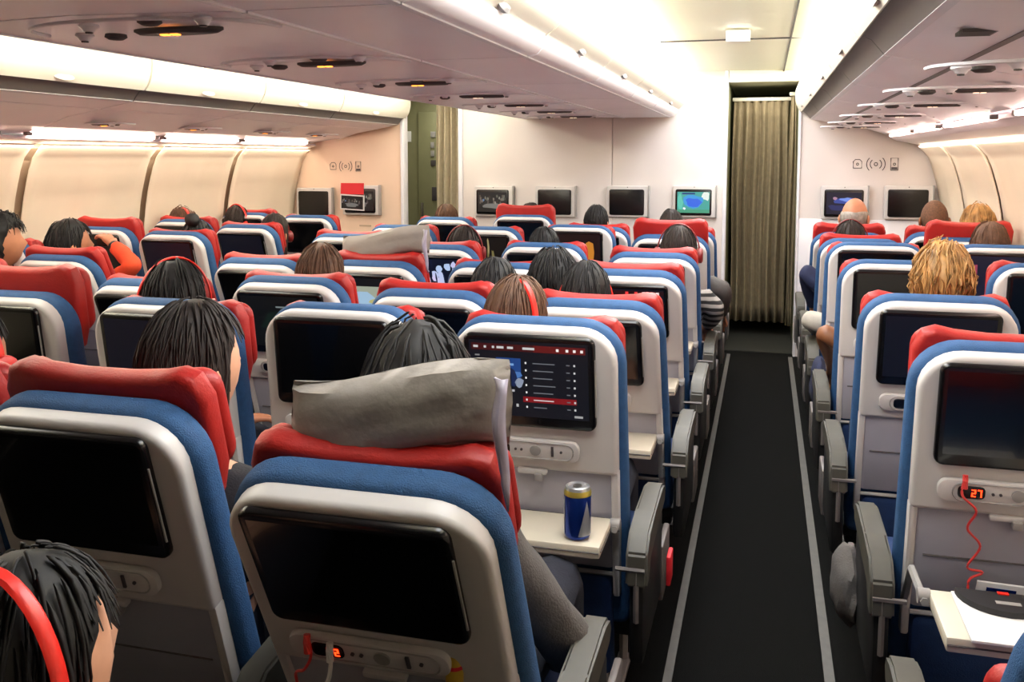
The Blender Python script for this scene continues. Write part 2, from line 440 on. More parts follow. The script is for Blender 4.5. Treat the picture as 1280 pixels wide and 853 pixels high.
ords = ['nearest the camera, mostly cut off', 'second from the camera', 'third from the camera', 'fourth from the camera', 'fifth from the camera', 'sixth from the camera', 'last before the front wall']
def bins(side_, ys, words):
    n = len(ys)-1
    for i in range(n):
        k = ords[min(i, 5)] if i < n-1 else ords[-1]
        bin_unit(side_, ys[i], ys[i+1], 'closed overhead bin %s, %s' % (words, k))
bins('l', [.70, 1.75, 2.80, 3.85, 4.9, 5.95, YL], 'on the left side')
bins('c', [-.3, .75, 1.8, 2.85, 3.9, 4.95, 6.0, YW-.02], 'above the middle seats')
bins('r', [-.3, .75, 1.8, 2.85, 3.88, 4.95, 6.2, YW-.02], 'on the right side')
# cove tubes lighting ceiling and bin doors
for x, y1, lb in ((-.70, 7.38, 'glowing cove tube above the middle bins along the right aisle'), (.28, 7.38, 'glowing cove tube above the right-hand bins'), (2*CX+.70, 7.38, 'glowing cove tube above the middle bins along the left aisle'), (2*CX-.28, 7.15, 'glowing cove tube above the left-hand bins')):
    bm = BM(); tube(bm, [(0, 1.5, 0), (0, y1+.9, 0)], .022, 8)
    o = finish('cove_light', bm, 'cove_light', loc=(x, -.9, 2.188)); tag(o, lb, 'light')
# sidewall light strips
for s, x, z, ys, side_n in ((1, .868, 1.712, [(1.5, 2.25), (2.35, 3.15), (3.2, 3.68), (4.07, 5.06), (5.29, 5.99), (6.16, 7.14)], 'right'), (-1, -3.705, 1.675, [(1.6, 2.5), (2.6, 3.75), (4.0, 5.0), (5.12, 5.95), (6.05, 7.0)], 'left')):
    for i, (a, b) in enumerate(ys):
        root = empty('light_strip', (x, (a+b)/2, z))
        n = len(ys); w_ = ['first from the camera', 'second from the camera', 'third from the camera', 'fourth from the camera', 'fifth from the camera', 'sixth and farthest'][i] if i < n-1 else 'farthest, by the front wall'
        tag(root, 'warm glowing light strip above the %s windows, %s' % (side_n, w_), 'light', 'light strips above the %s windows' % side_n)
        L = (b-a)/2
        bm = BM(); box(bm, -.012, .012, -L, L, -.012, .006, bev=.004); finish('tube', bm, 'strip_light', root)
        for q in (-L-.02, L+.02):
            bm = BM(); box(bm, -.014, .014, q-.018, q+.018, -.012, .008, bev=.003); finish('end_cap', bm, 'panel_grey', root)
# service units (reading lights, nozzles, lit signs)
def psu(x, y, zf, sc, lit, label, group):
    r = empty('service_unit', (x, y, zf)); tag(r, label, 'lamp unit', group)
    bm = BM()
    n = 24; outer = [bm.verts.new((.125*sc*math.cos(2*math.pi*k/n), .038*sc*math.sin(2*math.pi*k/n), -.002)) for k in range(n)]
    mid = [bm.verts.new((.11*sc*math.cos(2*math.pi*k/n), .030*sc*math.sin(2*math.pi*k/n), -.009)) for k in range(n)]
    top = [bm.verts.new((.125*sc*math.cos(2*math.pi*k/n), .038*sc*math.sin(2*math.pi*k/n), .004)) for k in range(n)]
    for a, b in ((top, outer), (outer, mid)):
        for k in range(n): bm.faces.new((a[k], a[(k+1) % n], b[(k+1) % n], b[k]))
    bm.faces.new(mid); finish('sign_oval', bm, 'seam_dark', r)
    for q in (-.048, -.020):
        bm = BM(); box(bm, q*sc, (q+.022)*sc, -.009*sc, .009*sc, -.012, -.008, bev=.002)
        finish('lit_sign', bm, lit, r)
    for i, (dx, dy) in enumerate(((-.29, .02), (-.22, .05), (-.16, -.12), (.03, -.15), (.17, -.15))):
        if i in (0, 2, 4):
            bm = BM(); lathe(bm, [(.022, .004), (.024, -.002), (.016, -.008), (.012, -.014), (.001, -.016)], 12)
            nz = finish('air_nozzle', bm, 'lip_white', r, loc=(dx*sc, dy*sc, 0))
            bm = BM(); lathe(bm, [(.009, -.013), (.009, -.018), (.001, -.018)], 8); finish('nozzle_core', bm, 'seam_dark', nz)
        else:
            bm = BM(); lathe(bm, [(.026, .004), (.028, -.004), (.018, -.010), (.001, -.006)], 12)
            finish('reading_light', bm, 'seam_dark', r, loc=(dx*sc, dy*sc, 0))
    # raised contour around the unit
    bm = BM(); pts = [(.33*sc*math.cos(t)-.05, -.20*sc*abs(math.sin(t))**.8-.0, -.001) for t in [math.pi*k/16 for k in range(17)]]
    tube(bm, pts, .005, 5); finish('contour_rib', bm, 'lip_white', r)
pw = ['nearest the camera', 'second from the camera', 'third from the camera', 'fourth from the camera', 'fifth from the camera', 'sixth from the camera', 'farthest from the camera']
for i, y in enumerate((2.0, 2.83, 3.68, 4.53, 5.38, 6.2, 6.95)):
    psu(-1.40, y, 1.862, 1.0, 'amber_sign' if i < 3 else 'pale_sign', 'oval sign with air nozzles under the middle bins, %s' % pw[i], 'service units under the middle bins')
for i, y in enumerate((2.4, 3.2, 4.05, 5.0, 5.95, 6.75)):
    psu(.66, y, 1.762, .75, 'pale_sign', 'oval sign with air nozzles under the right bins, %s' % (pw[i] if i < 5 else pw[6]), 'service units under the right bins')
for i, y in enumerate((3.2, 4.2, 5.0, 5.85, 6.6)):
    psu(-3.40, y, 1.728, .7, 'amber_sign', 'oval sign with air nozzles under the left bins, %s' % (pw[i] if i < 4 else pw[6]), 'service units under the left bins')
# speaker grille in the right bin soffit
r = empty('speaker_grille', (.43, 2.2, 1.818)); tag(r, 'small slotted speaker grille under the right bins', 'grille')
for k in range(6):
    bm = BM(); box(bm, -.035, .035, -.035+k*.014-.003, -.035+k*.014+.003, -.004, .004); finish('slot', bm, 'seam_dark', r)
# small sign box on the ceiling
o = boxo('ceiling_sign', (-.06, .06, -.03, .03, -.06, 0), 'bin_white', bev=.005, loc=tuple(Vector((0, 0, H))+ray(923, 38)*(.66/ray(923, 38).z))); tag(o, 'small white box sign hanging from the ceiling above the right aisle', 'sign')

# ------------------------------------------------------------------ curtains
def curtain(name, x0, x1, y, z0, z1, folds, amp, m, label, seed=0):
    rnd = random.Random(seed); root = empty(name, ((x0+x1)/2, y, z0)); tag(root, label, 'curtain')
    bm = BM(); nx = folds*8; nz = 14; L = []
    ph = [rnd.uniform(-.5, .5) for _ in range(folds+2)]
    for j in range(nz+1):
        t = j/nz; row = []
        for i in range(nx+1):
            s = i/nx; k = s*folds
            a = amp*(.55+.45*(1-t))*math.sin(2*math.pi*k+ph[int(k)]*.7)+.3*amp*math.sin(5.1*k+3*t)
            x = x0+(x1-x0)*s+.006*math.sin(7*t+4*s)-(x0+x1)/2
            row.append(bm.verts.new((x, a, (z1-z0)*t)))
        L.append(row)
    for a, b in zip(L, L[1:]):
        for i in range(nx): bm.faces.new((a[i], a[i+1], b[i+1], b[i]))
    o = finish('drape', bm, m, root); o.modifiers.new('t', 'SOLIDIFY').thickness = .004
    bm = BM(); box(bm, (x0-x1)/2-.01, (x1-x0)/2+.01, -.015, .015, z1-z0, z1-z0+.03, bev=.005); finish('rail', bm, 'bin_white', root)
    return root
curtain('aisle_curtain', -.275, .19, 8.2, .13, 2.03, 7, .034, 'curtain_olive', 'closed olive beige pleated curtain across the end of the right aisle', 1)
curtain('tied_curtain', .19, .245, 8.05, .13, 2.06, 2, .02, 'curtain_olive', 'narrow dark curtain edge beside the closed aisle curtain', 3)
curtain('drawn_curtain', -2.78, -2.52, 7.62, .1, 2.10, 5, .035, 'curtain_beige', 'drawn-back beige curtain bunched beside the left aisle opening', 2)

# ------------------------------------------------------------------ wall monitors
def quad(bm, x0, x1, z0, z1, y, mi=0):
    f = bm.faces.new([bm.verts.new(p) for p in ((x0, y, z0), (x1, y, z0), (x1, y, z1), (x0, y, z1))]); f.material_index = mi
def image_mesh(name, parent, w_, h_, y, kind, seed=1, y2=None):
    """flat print of coloured cells on a screen"""
    rnd = random.Random(seed); bm = BM(); mats = []
    def mi(col, s=1.0):
        k = 'glow_%d_%d_%d' % col
        emis(k, col, s)
        if k not in mats: mats.append(k)
        return mats.index(k)
    X0, X1, Z0, Z1 = -w_/2, w_/2, -h_/2, h_/2
    def q(a, b, c, d, col, lay=0, s=1.0): quad(bm, X0+a*w_, X0+b*w_, Z0+c*h_, Z0+d*h_, y-.0004*lay, mi(col, s))
    def blob(cx, cz, rx, rz, col, lay, n=12, wob=.25):
        vs = []
        for k in range(n):
            a = 2*math.pi*k/n; rr = 1+rnd.uniform(-wob, wob)
            vs.append(bm.verts.new((X0+w_*min(.99, max(.01, cx+rx*rr*math.cos(a))), y-.0004*lay, Z0+h_*min(.99, max(.01, cz+rz*rr*math.sin(a))))))
        bm.faces.new(vs).material_index = mi(col)
    if kind == 'map':
        q(0, 1, 0, 1, (70, 160, 150)); blob(.88, .8, .12, .22, (225, 232, 225), 1); blob(.08, .5, .1, .4, (90, 190, 170), 1)
        blob(.5, .55, .36, .36, (60, 150, 215), 2); blob(.5, .5, .24, .2, (50, 100, 220), 3); q(0, 1, 0, .16, (70, 150, 120), 4)
        q(.15, .55, .88, .96, (30, 60, 120), 4); blob(.22, .2, .04, .06, (230, 240, 250), 5)
    elif kind == 'aurora':
        q(0, 1, 0, 1, (12, 16, 40)); blob(.55, .6, .32, .16, (50, 70, 150), 1); blob(.6, .66, .2, .1, (110, 140, 220), 2); blob(.25, .72, .07, .08, (170, 130, 150), 2); blob(.3, .3, .25, .12, (30, 40, 90), 1)
    elif kind == 'crowd':
        q(0, 1, 0, 1, (22, 20, 20)); blob(.48, .3, .3, .14, (110, 108, 104), 1)
        for _ in range(26):
            v = rnd.randint(50, 140); blob(rnd.uniform(.05, .95), rnd.uniform(.45, .8), .03, .08, (v//10*10, (v-8)//10*10, (v-14)//10*10), 2, 7)
        blob(.2, .6, .03, .06, (90, 120, 160), 3)
    elif kind == 'menu':
        q(0, 1, 0, 1, (14, 16, 24)); q(.02, .98, .87, .96, (60, 16, 18), 1); q(.55, .98, .87, .96, (90, 20, 20), 2)
        for a, b in ((.04, .08), (.13, .15), (.2, .22), (.24, .30), (.33, .38), (.46, .56)): q(a, b, .90, .93, (190, 190, 190), 3)
        for a in (.74, .82, .88, .94): q(a, a+.022, .895, .93, (235, 225, 220), 3)
        q(.05, .09, .79, .81, (120, 120, 120), 2); q(.05, .08, .73, .75, (100, 100, 100), 2)
        q(.23, .44, .42, .78, (30, 62, 120), 2); q(.25, .38, .68, .71, (110, 150, 200), 3)
        blob(.34, .55, .09, .08, (70, 110, 170), 3); blob(.36, .5, .05, .12, (20, 34, 70), 4); blob(.42, .46, .04, .06, (130, 140, 160), 4)
        q(.24, .38, .33, .36, (170, 170, 175), 2); q(.24, .31, .28, .30, (90, 90, 100), 2)
        for k in range(7):
            z = .72-k*.098
            if k == 5: q(.45, .9, z-.03, z+.045, (120, 20, 26), 1)
            q(.475, .488, z-.008, z+.018, (220, 220, 220), 2)
            q(.54, .54+rnd.uniform(.06, .2), z-.004, z+.01, (200, 190, 190) if k == 5 else (96, 98, 104), 2)
            q(.82, .85, z-.004, z+.01, (96, 98, 104), 2); q(.88, .895, z-.01, z+.016, (190, 190, 190), 2)
        for a in (.26, .33, .39): q(a, a+.02, .13, .17, (170, 170, 170), 2)
        q(.88, .95, .03, .06, (150, 150, 150), 2)
    elif kind == 'bars':
        q(0, 1, 0, 1, (16, 18, 30)); q(.0, 1, .88, .97, (40, 14, 16), 1)
        for a in (.5, .62, .72, .82, .9): q(a, a+.04, .89, .95, (230, 60, 60) if a < .7 else (235, 220, 220), 2)
        q(.5, .95, .1, .8, (40, 80, 130), 1)
        for k in range(7): q(.52+.06*k, .55+.06*k, .15, rnd.uniform(.4, .76), (150, 200, 220) if k % 2 else (60, 120, 190), 2)
        q(.05, .4, .5, .55, (110, 110, 110), 2)
    elif kind == 'snow':
        q(0, 1, 0, 1, (14, 16, 34))
        for _ in range(22): blob(rnd.uniform(.05, .95), rnd.uniform(.35, .85), .06, .12, (170+10*rnd.randint(0, 3), 190, 225), 1, 8)
        for _ in range(6): blob(rnd.uniform(.1, .9), rnd.uniform(.3, .9), .015, .2, (20, 24, 50), 2, 6)
    elif kind == 'bright':
        q(0, 1, 0, .8, (150, 156, 140)); q(0, 1, .8, 1, (14, 16, 20)); blob(.35, .5, .28, .2, (150, 180, 205), 1); q(0, 1, .0, .25, (120, 116, 84), 1); blob(.7, .4, .2, .1, (176, 170, 110), 2)
    elif kind == 'fire':
        q(0, 1, 0, 1, (26, 10, 12)); blob(.72, .45, .12, .4, (190, 120, 40), 1, 12, .6); blob(.68, .35, .05, .3, (235, 190, 90), 2, 10, .6); blob(.3, .2, .2, .1, (60, 16, 16), 1)
    elif kind == 'plant':
        q(0, 1, 0, 1, (18, 14, 12))
        for k in range(5): blob(.3+.1*k, .3+.05*(k % 3), .025, .3, (110, 100, 60), 1, 8, .5)
        blob(.62, .7, .02, .25, (150, 136, 96), 2, 8)
    elif kind == 'game':
        q(0, 1, 0, 1, (18, 20, 40)); q(.1, .14, .1, .8, (150, 60, 80), 1); blob(.35, .5, .02, .22, (150, 110, 150), 2); blob(.5, .45, .03, .05, (90, 220, 200), 3); blob(.65, .35, .1, .03, (120, 150, 170), 2)
    elif kind == 'line':
        q(0, 1, 0, 1, (9, 11, 13)); q(.45, .8, .78, .81, (110, 120, 120), 1); blob(.5, .5, .3, .2, (12, 26, 22), 1)
    elif kind == 'faint':
        q(0, 1, 0, 1, (10, 11, 22))
    o = finish(name, bm, mats, parent, smooth=False)
    return o
def monitor(x, y, z, kind, label, w_=.335):
    r = empty('wall_monitor', (x, y, z)); tag(r, label, 'screen', 'screens on the front wall')
    bm = BM(); slab(bm, rrect(-w_/2, w_/2, -.125, .125, .012, 3), -.035, 0, .006, .001); finish('frame', bm, 'shell_white', r)
    bm = BM(); box(bm, w_/2-.004, w_/2+.008, -.045, 0, -.125, .13, bev=.003); finish('side_rail', bm, 'panel_grey', r)
    bm = BM(); slab(bm, rrect(-.145, .135, -.108, .098, .014, 3), -.045, -.03, .004, .001); b = finish('bezel', bm, 'bezel_black', r)
    if kind:
        s = image_mesh('screen_image', b, .25, .165, -.0465, kind); s.location = (-.005, 0, -.005)
    bm = BM(); lathe(bm, [(.004, 0), (.004, -.004), (.001, -.004)], 8, axis='y'); finish('button', bm, 'ink_dark', r, loc=(0, -.034, .115))
    return r
monitor(-2.185, YW, 1.185, 'crowd', 'front wall screen beside the beige curtain, showing a grey crowd picture')
monitor(-1.656, YW, 1.19, None, 'switched-off front wall screen, left of the wall seam')
monitor(-1.062, YW, 1.197, None, 'switched-off front wall screen, right of the wall seam')
monitor(-.535, YW, 1.203, 'map', 'front wall screen left of the aisle curtain, showing a blue green map')
monitor(.582, YW, 1.21, 'aurora', 'front wall screen right of the aisle curtain, showing a blue picture')
monitor(1.032, YW, 1.215, None, 'switched-off screen on the right front wall, nearest the windows')
monitor(-3.729, YL, 1.165, None, 'switched-off screen on the left front wall, nearest the windows')
monitor(-3.294, YL, 1.19, 'crowd', 'screen on the left front wall partly covered by a red leaflet')
lf = empty('red_leaflet', (-3.32, YL-.055, 1.18)); tag(lf, 'red folded leaflet with a photo of people, hanging over a wall screen', 'leaflet')
bm = BM(); box(bm, -.15, .06, -.006, 0, .06, .155); finish('cover', bm, 'paper_red', lf, rot=(math.radians(-6), 0, 0))
bm = BM(); box(bm, -.15, .07, -.008, -.002, -.075, .055); pg = finish('page', bm, 'paper_white', lf, rot=(math.radians(4), math.radians(3), 0))
im = image_mesh('photo_print', pg, .2, .11, -.009, 'crowd', 5); im.location = (-.04, 0, -.01)
# pictograms on the side walls
def pictos(x, y, z, parent, sc=1.0):
    k = .0028*sc
    bm = BM()
    def ring(cx, r, a0=0, a1=360, n=16):
        tube(bm, [(x+cx+r*math.cos(math.radians(a0+(a1-a0)*i/n)), y, z+r*math.sin(math.radians(a0+(a1-a0)*i/n))) for i in range(n+1)], k, 4)
    # camera-like square
    tube(bm, [(x-.13*sc+a*sc, y, z+b*sc) for a, b in ((-.03, -.03), (.03, -.03), (.03, .02), (.015, .035), (-.015, .035), (-.03, .02), (-.03, -.03))], k, 4)
    ring(-.13*sc, .008*sc)
    ring(0, .04*sc, 130, 230); ring(0, .065*sc, 135, 225); ring(0, .04*sc, -50, 50); ring(0, .065*sc, -45, 45); ring(0, .012*sc)
    tube(bm, [(x+.13*sc+a*sc, y, z+b*sc) for a, b in ((-.025, -.045), (.025, -.045), (.025, .045), (-.025, .045), (-.025, -.045))], k, 4)
    ring(.13*sc, .008*sc)
    box(bm, x+.11*sc, x+.15*sc, y-.002, y+.002, z-.04*sc, z-.022*sc)
    finish('pictogram', bm, 'ink_dark', parent)
pictos(.80, YW+.010, 1.50, wr, 1.0)
pictos(-3.45, YL+.010, 1.475, wl, .9)
boxo('wall_print', (-3.33, -3.22, YL+.008, YL+.013, .965, .978), 'sidewall_rib', wl)

# ------------------------------------------------------------------ seats
PIV = [.72+.78*k for k in range(9)]      # PIV[k] = pivot of row k
SEAT_LBL = {}
def digit(bm, x, z, h, y, ch='2'):
    t = h*.16; w_ = h*.5
    segs = {'a': (0, h-t, w_, h), 'd': (0, 0, w_, t), 'g': (0, h/2-t/2, w_, h/2+t/2), 'b': (w_-t, h/2, w_, h), 'e': (0, 0, t, h/2), 'c': (w_-t, 0, w_, h/2), 'f': (0, h/2, t, h)}
    for s in {'2': 'abged', '7': 'abc', '1': 'bc', '5': 'afgcd'}[ch]:
        a = segs[s]; quad(bm, x+a[0], x+a[2], z+a[1], z+a[3], y)
def make_seat():
    r = empty('airline_seat')
    parts = {}
    # --- parts that recline (origin at the pivot)
    o1 = rrect(-.228, .228, -.10, .715, .105, 7, .03)
    o1 = [(x*(1-.04*max(0, (z-.3)/.4)), z) for x, z in o1]
    bm = BM(); slab(bm, o1, -.03, .032, .022, .02, 4); parts['backrest'] = finish('backrest', bm, 'blue_fabric', r)
    # shell with a slightly hollowed lower part
    o2 = rrect(-.206, .206, .335, .706, .088, 7, .012)
    bm = BM(); slab(bm, o2, -.060, -.02, .012, .004, 4); parts['back_shell'] = finish('back_shell', bm, 'shell_white', r)
    o3 = rrect(-.19, .19, .075, .345, .01, 2)
    bm = BM(); slab(bm, o3, -.048, -.02, .006, .002, 2); parts['lower_shell'] = finish('lower_shell', bm, 'shell_lilac', r)
    for x in (-1, 1):
        bm = BM(); slab(bm, rrect(min(x*.188, x*.207), max(x*.188, x*.207), .0, .345, .006, 2), -.055, -.015, .006, .002, 2)
        finish('shell_side', bm, 'shell_white', r)
    # recess outline, groove of the tray table
    bm = BM(); tube(bm, [(-.17, -.049, .215), (.17, -.049, .215)], .0025, 4); finish('panel_groove', bm, 'seam_dark', r)
    bm = BM(); slab(bm, rrect(-.168, .158, .415, .652, .02, 4), -.070, -.055, .008, .002, 3); bz = finish('screen_bezel', bm, 'bezel_black', r)
    bm = BM(); quad(bm, -.152, .142, .445, .638, -.0705); finish('screen', bm, 'screen_black', bz, smooth=False)
    bm = BM(); tube(bm, [(.1585, -.068, .455), (.1585, -.068, .60)], .0022, 5); finish('handset_slot', bm, 'panel_grey', bz)
    bm = BM(); slab(bm, rrect(-.155, .115, .350, .404, .022, 6), -.068, -.055, .004, .002, 2); cp_ = finish('control_panel', bm, 'shell_white', r)
    bm = BM(); tube(bm, [Vector((x, -.0685, z)) for x, z in rrect(-.125, .10, .356, .398, .02, 5)]+[Vector((.08, -.0685, .356))], .0018, 4, cap=False); finish('control_rim', bm, 'panel_grey', cp_)
    bm = BM(); slab(bm, rrect(-.115, -.06, .362, .392, .010, 4), -.0705, -.066, .001, .001, 1); finish('display', bm, 'bezel_black', cp_)
    bm = BM(); lathe(bm, [(.014, -.066), (.014, -.071), (.007, -.072), (.001, -.072)], 14, c=(.005, 0, .377), axis='y'); finish('dial', bm, 'panel_grey', cp_)
    for x in (-.045, -.03, .07):
        bm = BM(); lathe(bm, [(.0035, -.066), (.0035, -.071), (.001, -.071)], 6, c=(x, 0, .377), axis='y'); finish('button', bm, 'ink_dark', cp_)
    bm = BM(); box(bm, .045, .051, -.071, -.066, .364, .390); finish('card_slot', bm, 'ink_dark', cp_)
    bm = BM(); box(bm, -.045, .03, -.062, -.045, .327, .341, bev=.004); lt = finish('tray_latch', bm, 'shell_white', r)
    bm = BM(); box(bm, .0, .02, -.068, -.05, .312, .332, bev=.003); finish('latch_hook', bm, 'panel_grey', lt)
    for pn in ('screen_bezel', 'control_panel', 'tray_latch'):
        for q in [c_ for c_ in r.children if c_.name.startswith(pn)]:
            dz = .041 if pn == 'screen_bezel' else (.02 if pn == 'control_panel' else 0)
            for t_ in [q]+list(q.children): t_.data.transform(Matrix.Translation((0, -.006, dz)))
    # lower blue pocket
    bm = BM(); slab(bm, rrect(-.185, .185, -.23, .06, .02, 3), -.062, -.015, .014, .004, 2); finish('literature_pocket', bm, 'dark_blue_fabric', r)
    bm = BM(); tube(bm, [(-.19, -.058, .068), (.19, -.058, .068)], .006, 6); finish('pocket_bar', bm, 'panel_grey', r)
    # headrest with two folding wings
    top = [(-.185, .50), (.185, .50), (.205, .56), (.208, .70), (.19, .742), (.16, .753), (.12, .744), (.05, .738), (-.05, .738), (-.12, .744), (-.16, .753), (-.19, .742), (-.208, .70), (-.205, .56)]
    bm = BM(); slab(bm, [(x, z-.040) for x, z in top], .032, .085, .015, .02, 3); hr = finish('headrest', bm, 'red_leather', r)
    for s in (-1, 1):
        bm = BM(); a = rrect(-.045, .045, .50, .698, .042, 5)
        slab(bm, a, -.02, .028, .02, .02, 3)
        wg = finish('headrest_wing', bm, 'red_leather', hr, loc=(s*.165, .078, 0), rot=(0, 0, s*.5))
    for o in list(r.children): o['rec'] = 1
    # --- fixed parts
    bm = BM(); slab(bm, rrect(-.225, .225, -.10, .02, .04, 4), .03, .50, .04, .05, 3); finish('seat_cushion', bm, 'dark_blue_fabric', r, loc=(0, 0, .45))
    bm = BM(); box(bm, -.22, .22, .06, .10, .28, .33, bev=.01); box(bm, -.22, .22, .38, .42, .28, .33, bev=.01); box(bm, -.23, .23, .02, .48, .32, .36, bev=.01); finish('seat_frame', bm, 'black_plastic', r)
    for x in (-.15, .15):
        bm = BM(); tube(bm, [(x, .08, .3), (x, .0, .0)], .014, 6); tube(bm, [(x, .40, .3), (x, .42, .0)], .014, 6); box(bm, x-.02, x+.02, -.03, .45, 0, .02, bev=.004)
        finish('leg', bm, 'panel_grey', r)
    return r
def add_arm(seat, side):
    x = side*.262
    bm = BM()
    # sloped pad
    prof = [(-.175, .530), (-.168, .61), (-.12, .648), (.0, .655), (.17, .662), (.22, .652), (.235, .625), (.22, .60), (-.10, .585), (-.13, .53)]
    n = len(prof); w_ = .026
    A = [bm.verts.new((x-w_, y, z)) for y, z in prof]; B = [bm.verts.new((x+w_, y, z)) for y, z in prof]
    bm.faces.new(A); bm.faces.new(B[::-1])
    for i in range(n): bm.faces.new((A[i], A[(i+1) % n], B[(i+1) % n], B[i]))
    bmesh.ops.bevel(bm, geom=[e for e in bm.edges], offset=.006, segments=2, affect='EDGES')
    a = finish('armrest', bm, 'armrest_grey', seat)
    return a
def add_aisle_side(seat, side):
    x = side*.262
    bm = BM(); box(bm, x-.018, x+.018, -.16, .24, .33, .575, bev=.012); finish('side_panel', bm, 'black_plastic', seat)
    bm = BM(); tube(bm, [(x+side*.0, -.165, .575), (x, -.17, .52), (x, -.165, .44)], .007, 5); tube(bm, [(x-side*.05, -.17, .572), (x+side*.02, -.17, .572)], .006, 5); finish('side_bracket', bm, 'bin_rail', seat)
    bm = BM(); box(bm, x+side*.004, x+side*.022, .24, .42, .30, .46, bev=.006); finish('side_cover', bm, 'bin_rail', seat)
proto = make_seat()
def copy_tree(o, parent=None):
    c = o.copy(); C.objects.link(c)
    if parent: c.parent = parent
    for ch in list(o.children): copy_tree(ch, c)
    return c
COLX = dict(A=-3.68, B=-3.17, D=-2.13, E=-1.59, F=-1.05, G=-.505, H=.50, K=1.03)
colname = dict(A='left window column', B='left aisle-side column', D='leftmost middle-block column', E='second column of the middle block', F='third column of the middle block', G='middle-block column by the right aisle', H='right-block column by the aisle', K='right window column')
ordw = ['nearest', 'second nearest', 'third nearest', 'fourth nearest', 'fifth nearest', 'sixth nearest', 'farthest']
grp = dict(A='seats of the left block', B='seats of the left block', D='seats of the middle block', E='seats of the middle block', F='seats of the middle block', G='seats of the middle block', H='seats of the right block', K='seats of the right block')
# column, row, px height of the blue top edge (or recline in degrees when < 60), headrest lift, options
S = [
 ('A', 3, 12, .0), ('A', 4, 12, .0), ('A', 5, 12, .06), ('A', 6, 14, .02), ('A', 7, 14, .03),
 ('B', 3, 10, 0), ('B', 4, 26, .03), ('B', 5, 16, .01), ('B', 6, 20, .01), ('B', 7, 17, .0),
 ('D', 2, 363, .085), ('D', 3, 348, .0), ('D', 4, 322, .01), ('D', 5, 14, .02), ('D', 6, 281, .0), ('D', 7, 271, .0),
 ('E', 1, 14, .02), ('E', 2, 373, .0), ('E', 3, 345, .01), ('E', 4, 325, .03), ('E', 5, 305, .01), ('E', 6, 283, 0), ('E', 7, 8, .08),
 ('F', 1, 492, .05), ('F', 2, 379, .0), ('F', 3, 361, .02), ('F', 4, 327, .0), ('F', 5, 303, 0), ('F', 6, 281, 0), ('F', 7, 283, .01),
 ('G', 1, 578, .02), ('G', 2, 395, .005), ('G', 3, 373, .01), ('G', 4, 336, .02), ('G', 5, 315, .015), ('G', 6, 293, .09), ('G', 7, 286, .0),
 ('H', 1, 34, -.27), ('H', 2, 428, .025), ('H', 3, 368, .0), ('H', 4, 325, .0), ('H', 5, 303, .0), ('H', 6, 298, .02), ('H', 7, 290, .05),
 ('K', 3, 14, 0), ('K', 4, 330, .01), ('K', 5, 306, 0), ('K', 6, 297, .09), ('K', 7, 290, .03),
]
def projY(X, Y, Z):
    c = r_*X+d_*Y+u_*(Z-H); return PY-F*c.y/-c.z
def projX(X, Y, Z):
    c = r_*X+d_*Y+u_*(Z-H); return PX+F*c.x/-c.z
def solve(X, P, target):
    best = None
    for k in range(40, 300):
        a = k/10; t = math.radians(a); L = .712
        e = abs(projY(X, P-L*math.sin(t)+.025*math.cos(t), .45+L*math.cos(t)+.025*math.sin(t))-target)
        if best is None or e < best[0]: best = (e, a)
    return best
SHAPES = {}
images = {('G', 2): 'menu', ('G', 4): 'bars', ('E', 5): 'snow', ('E', 4): 'bright', ('F', 6): 'fire', ('E', 6): 'plant', ('K', 5): 'game', ('E', 3): 'line', ('B', 5): 'faint', ('B', 6): 'faint', ('E', 2): 'faint', ('H', 3): 'faint'}
special = {('G', 1): 'seat under a large grey pillow, nearest in the ', ('G', 2): 'seat with lit menu screen, in the ',
           ('H', 2): 'seat with a red hanging cable, in the '}
cnt = {}
for c, k, rec, lift in S:
    P = PIV[k]; X = COLX[c]+{('G', 1): -.055, ('F', 1): -.065, ('H', 2): .035, ('G', 2): -.03, ('F', 2): -.025, ('H', 1): .02}.get((c, k), 0)
    if rec >= 60:
        e, a = solve(X, P, rec)
        if e > 2: print('SEAT', c, k, 'resid', round(e, 1), 'angle', a)
    else: a = rec
    SHAPES[(c, k)] = (X, P, math.radians(a))
    s = copy_tree(proto); s.location = (X, P, 0)
    cnt[c] = cnt.get(c, 0)+1
    lab = 'blue and white seat, %s in the %s' % (ordw[min(6, cnt[c]-1)], colname[c])
    if (c, k) in special: lab = 'blue '+special[(c, k)]+colname[c]
    tag(s, lab, 'seat', grp[c])
    for ch in list(s.children):
        if ch.get('rec'):
            del ch['rec']
            ch.location = (0, 0, .45); ch.rotation_euler = (math.radians(a), 0, 0)
            if ch.name.startswith('headrest'):
                ch.location = Vector((0, 0, .45))+Matrix.Rotation(math.radians(a), 3, 'X') @ Vector((0, 0, lift-.009))
            if ch.name.startswith('screen_bezel') and (c, k) in images:
                im = image_mesh('screen_image', ch, .294, .193, -.0772, images[(c, k)], k); im.location = (-.005, 0, .5825)
            if ch.name.startswith('control_panel'):
                if (c, k) in (('H', 2), ('G', 1)):
                    bm = BM(); digit(bm, -.088, .388, .018, -.0772, '2'); digit(bm, -.076, .388, .018, -.0772, '2' if c == 'G' else '7'); finish('lit_digits', bm, 'red_led', ch, smooth=False)
    if c in 'GHBD' or True: add_arm(s, 1 if c not in 'HD' else 1)
    if c in 'DH': add_arm(s, -1)
    if c in 'G': add_aisle_side(s, 1)
    if c in 'H': add_aisle_side(s, -1)
def kill(o):
    for ch in list(o.children): kill(ch)
    bpy.data.objects.remove(o)
kill(proto)
seat_obj = {}
for o in C.objects:
    if o.name.startswith('airline_seat'):
        for key, (X, P, a) in SHAPES.items():
            if abs(o.location.x-X) < .01 and abs(o.location.y-P) < .01: seat_obj[key] = o
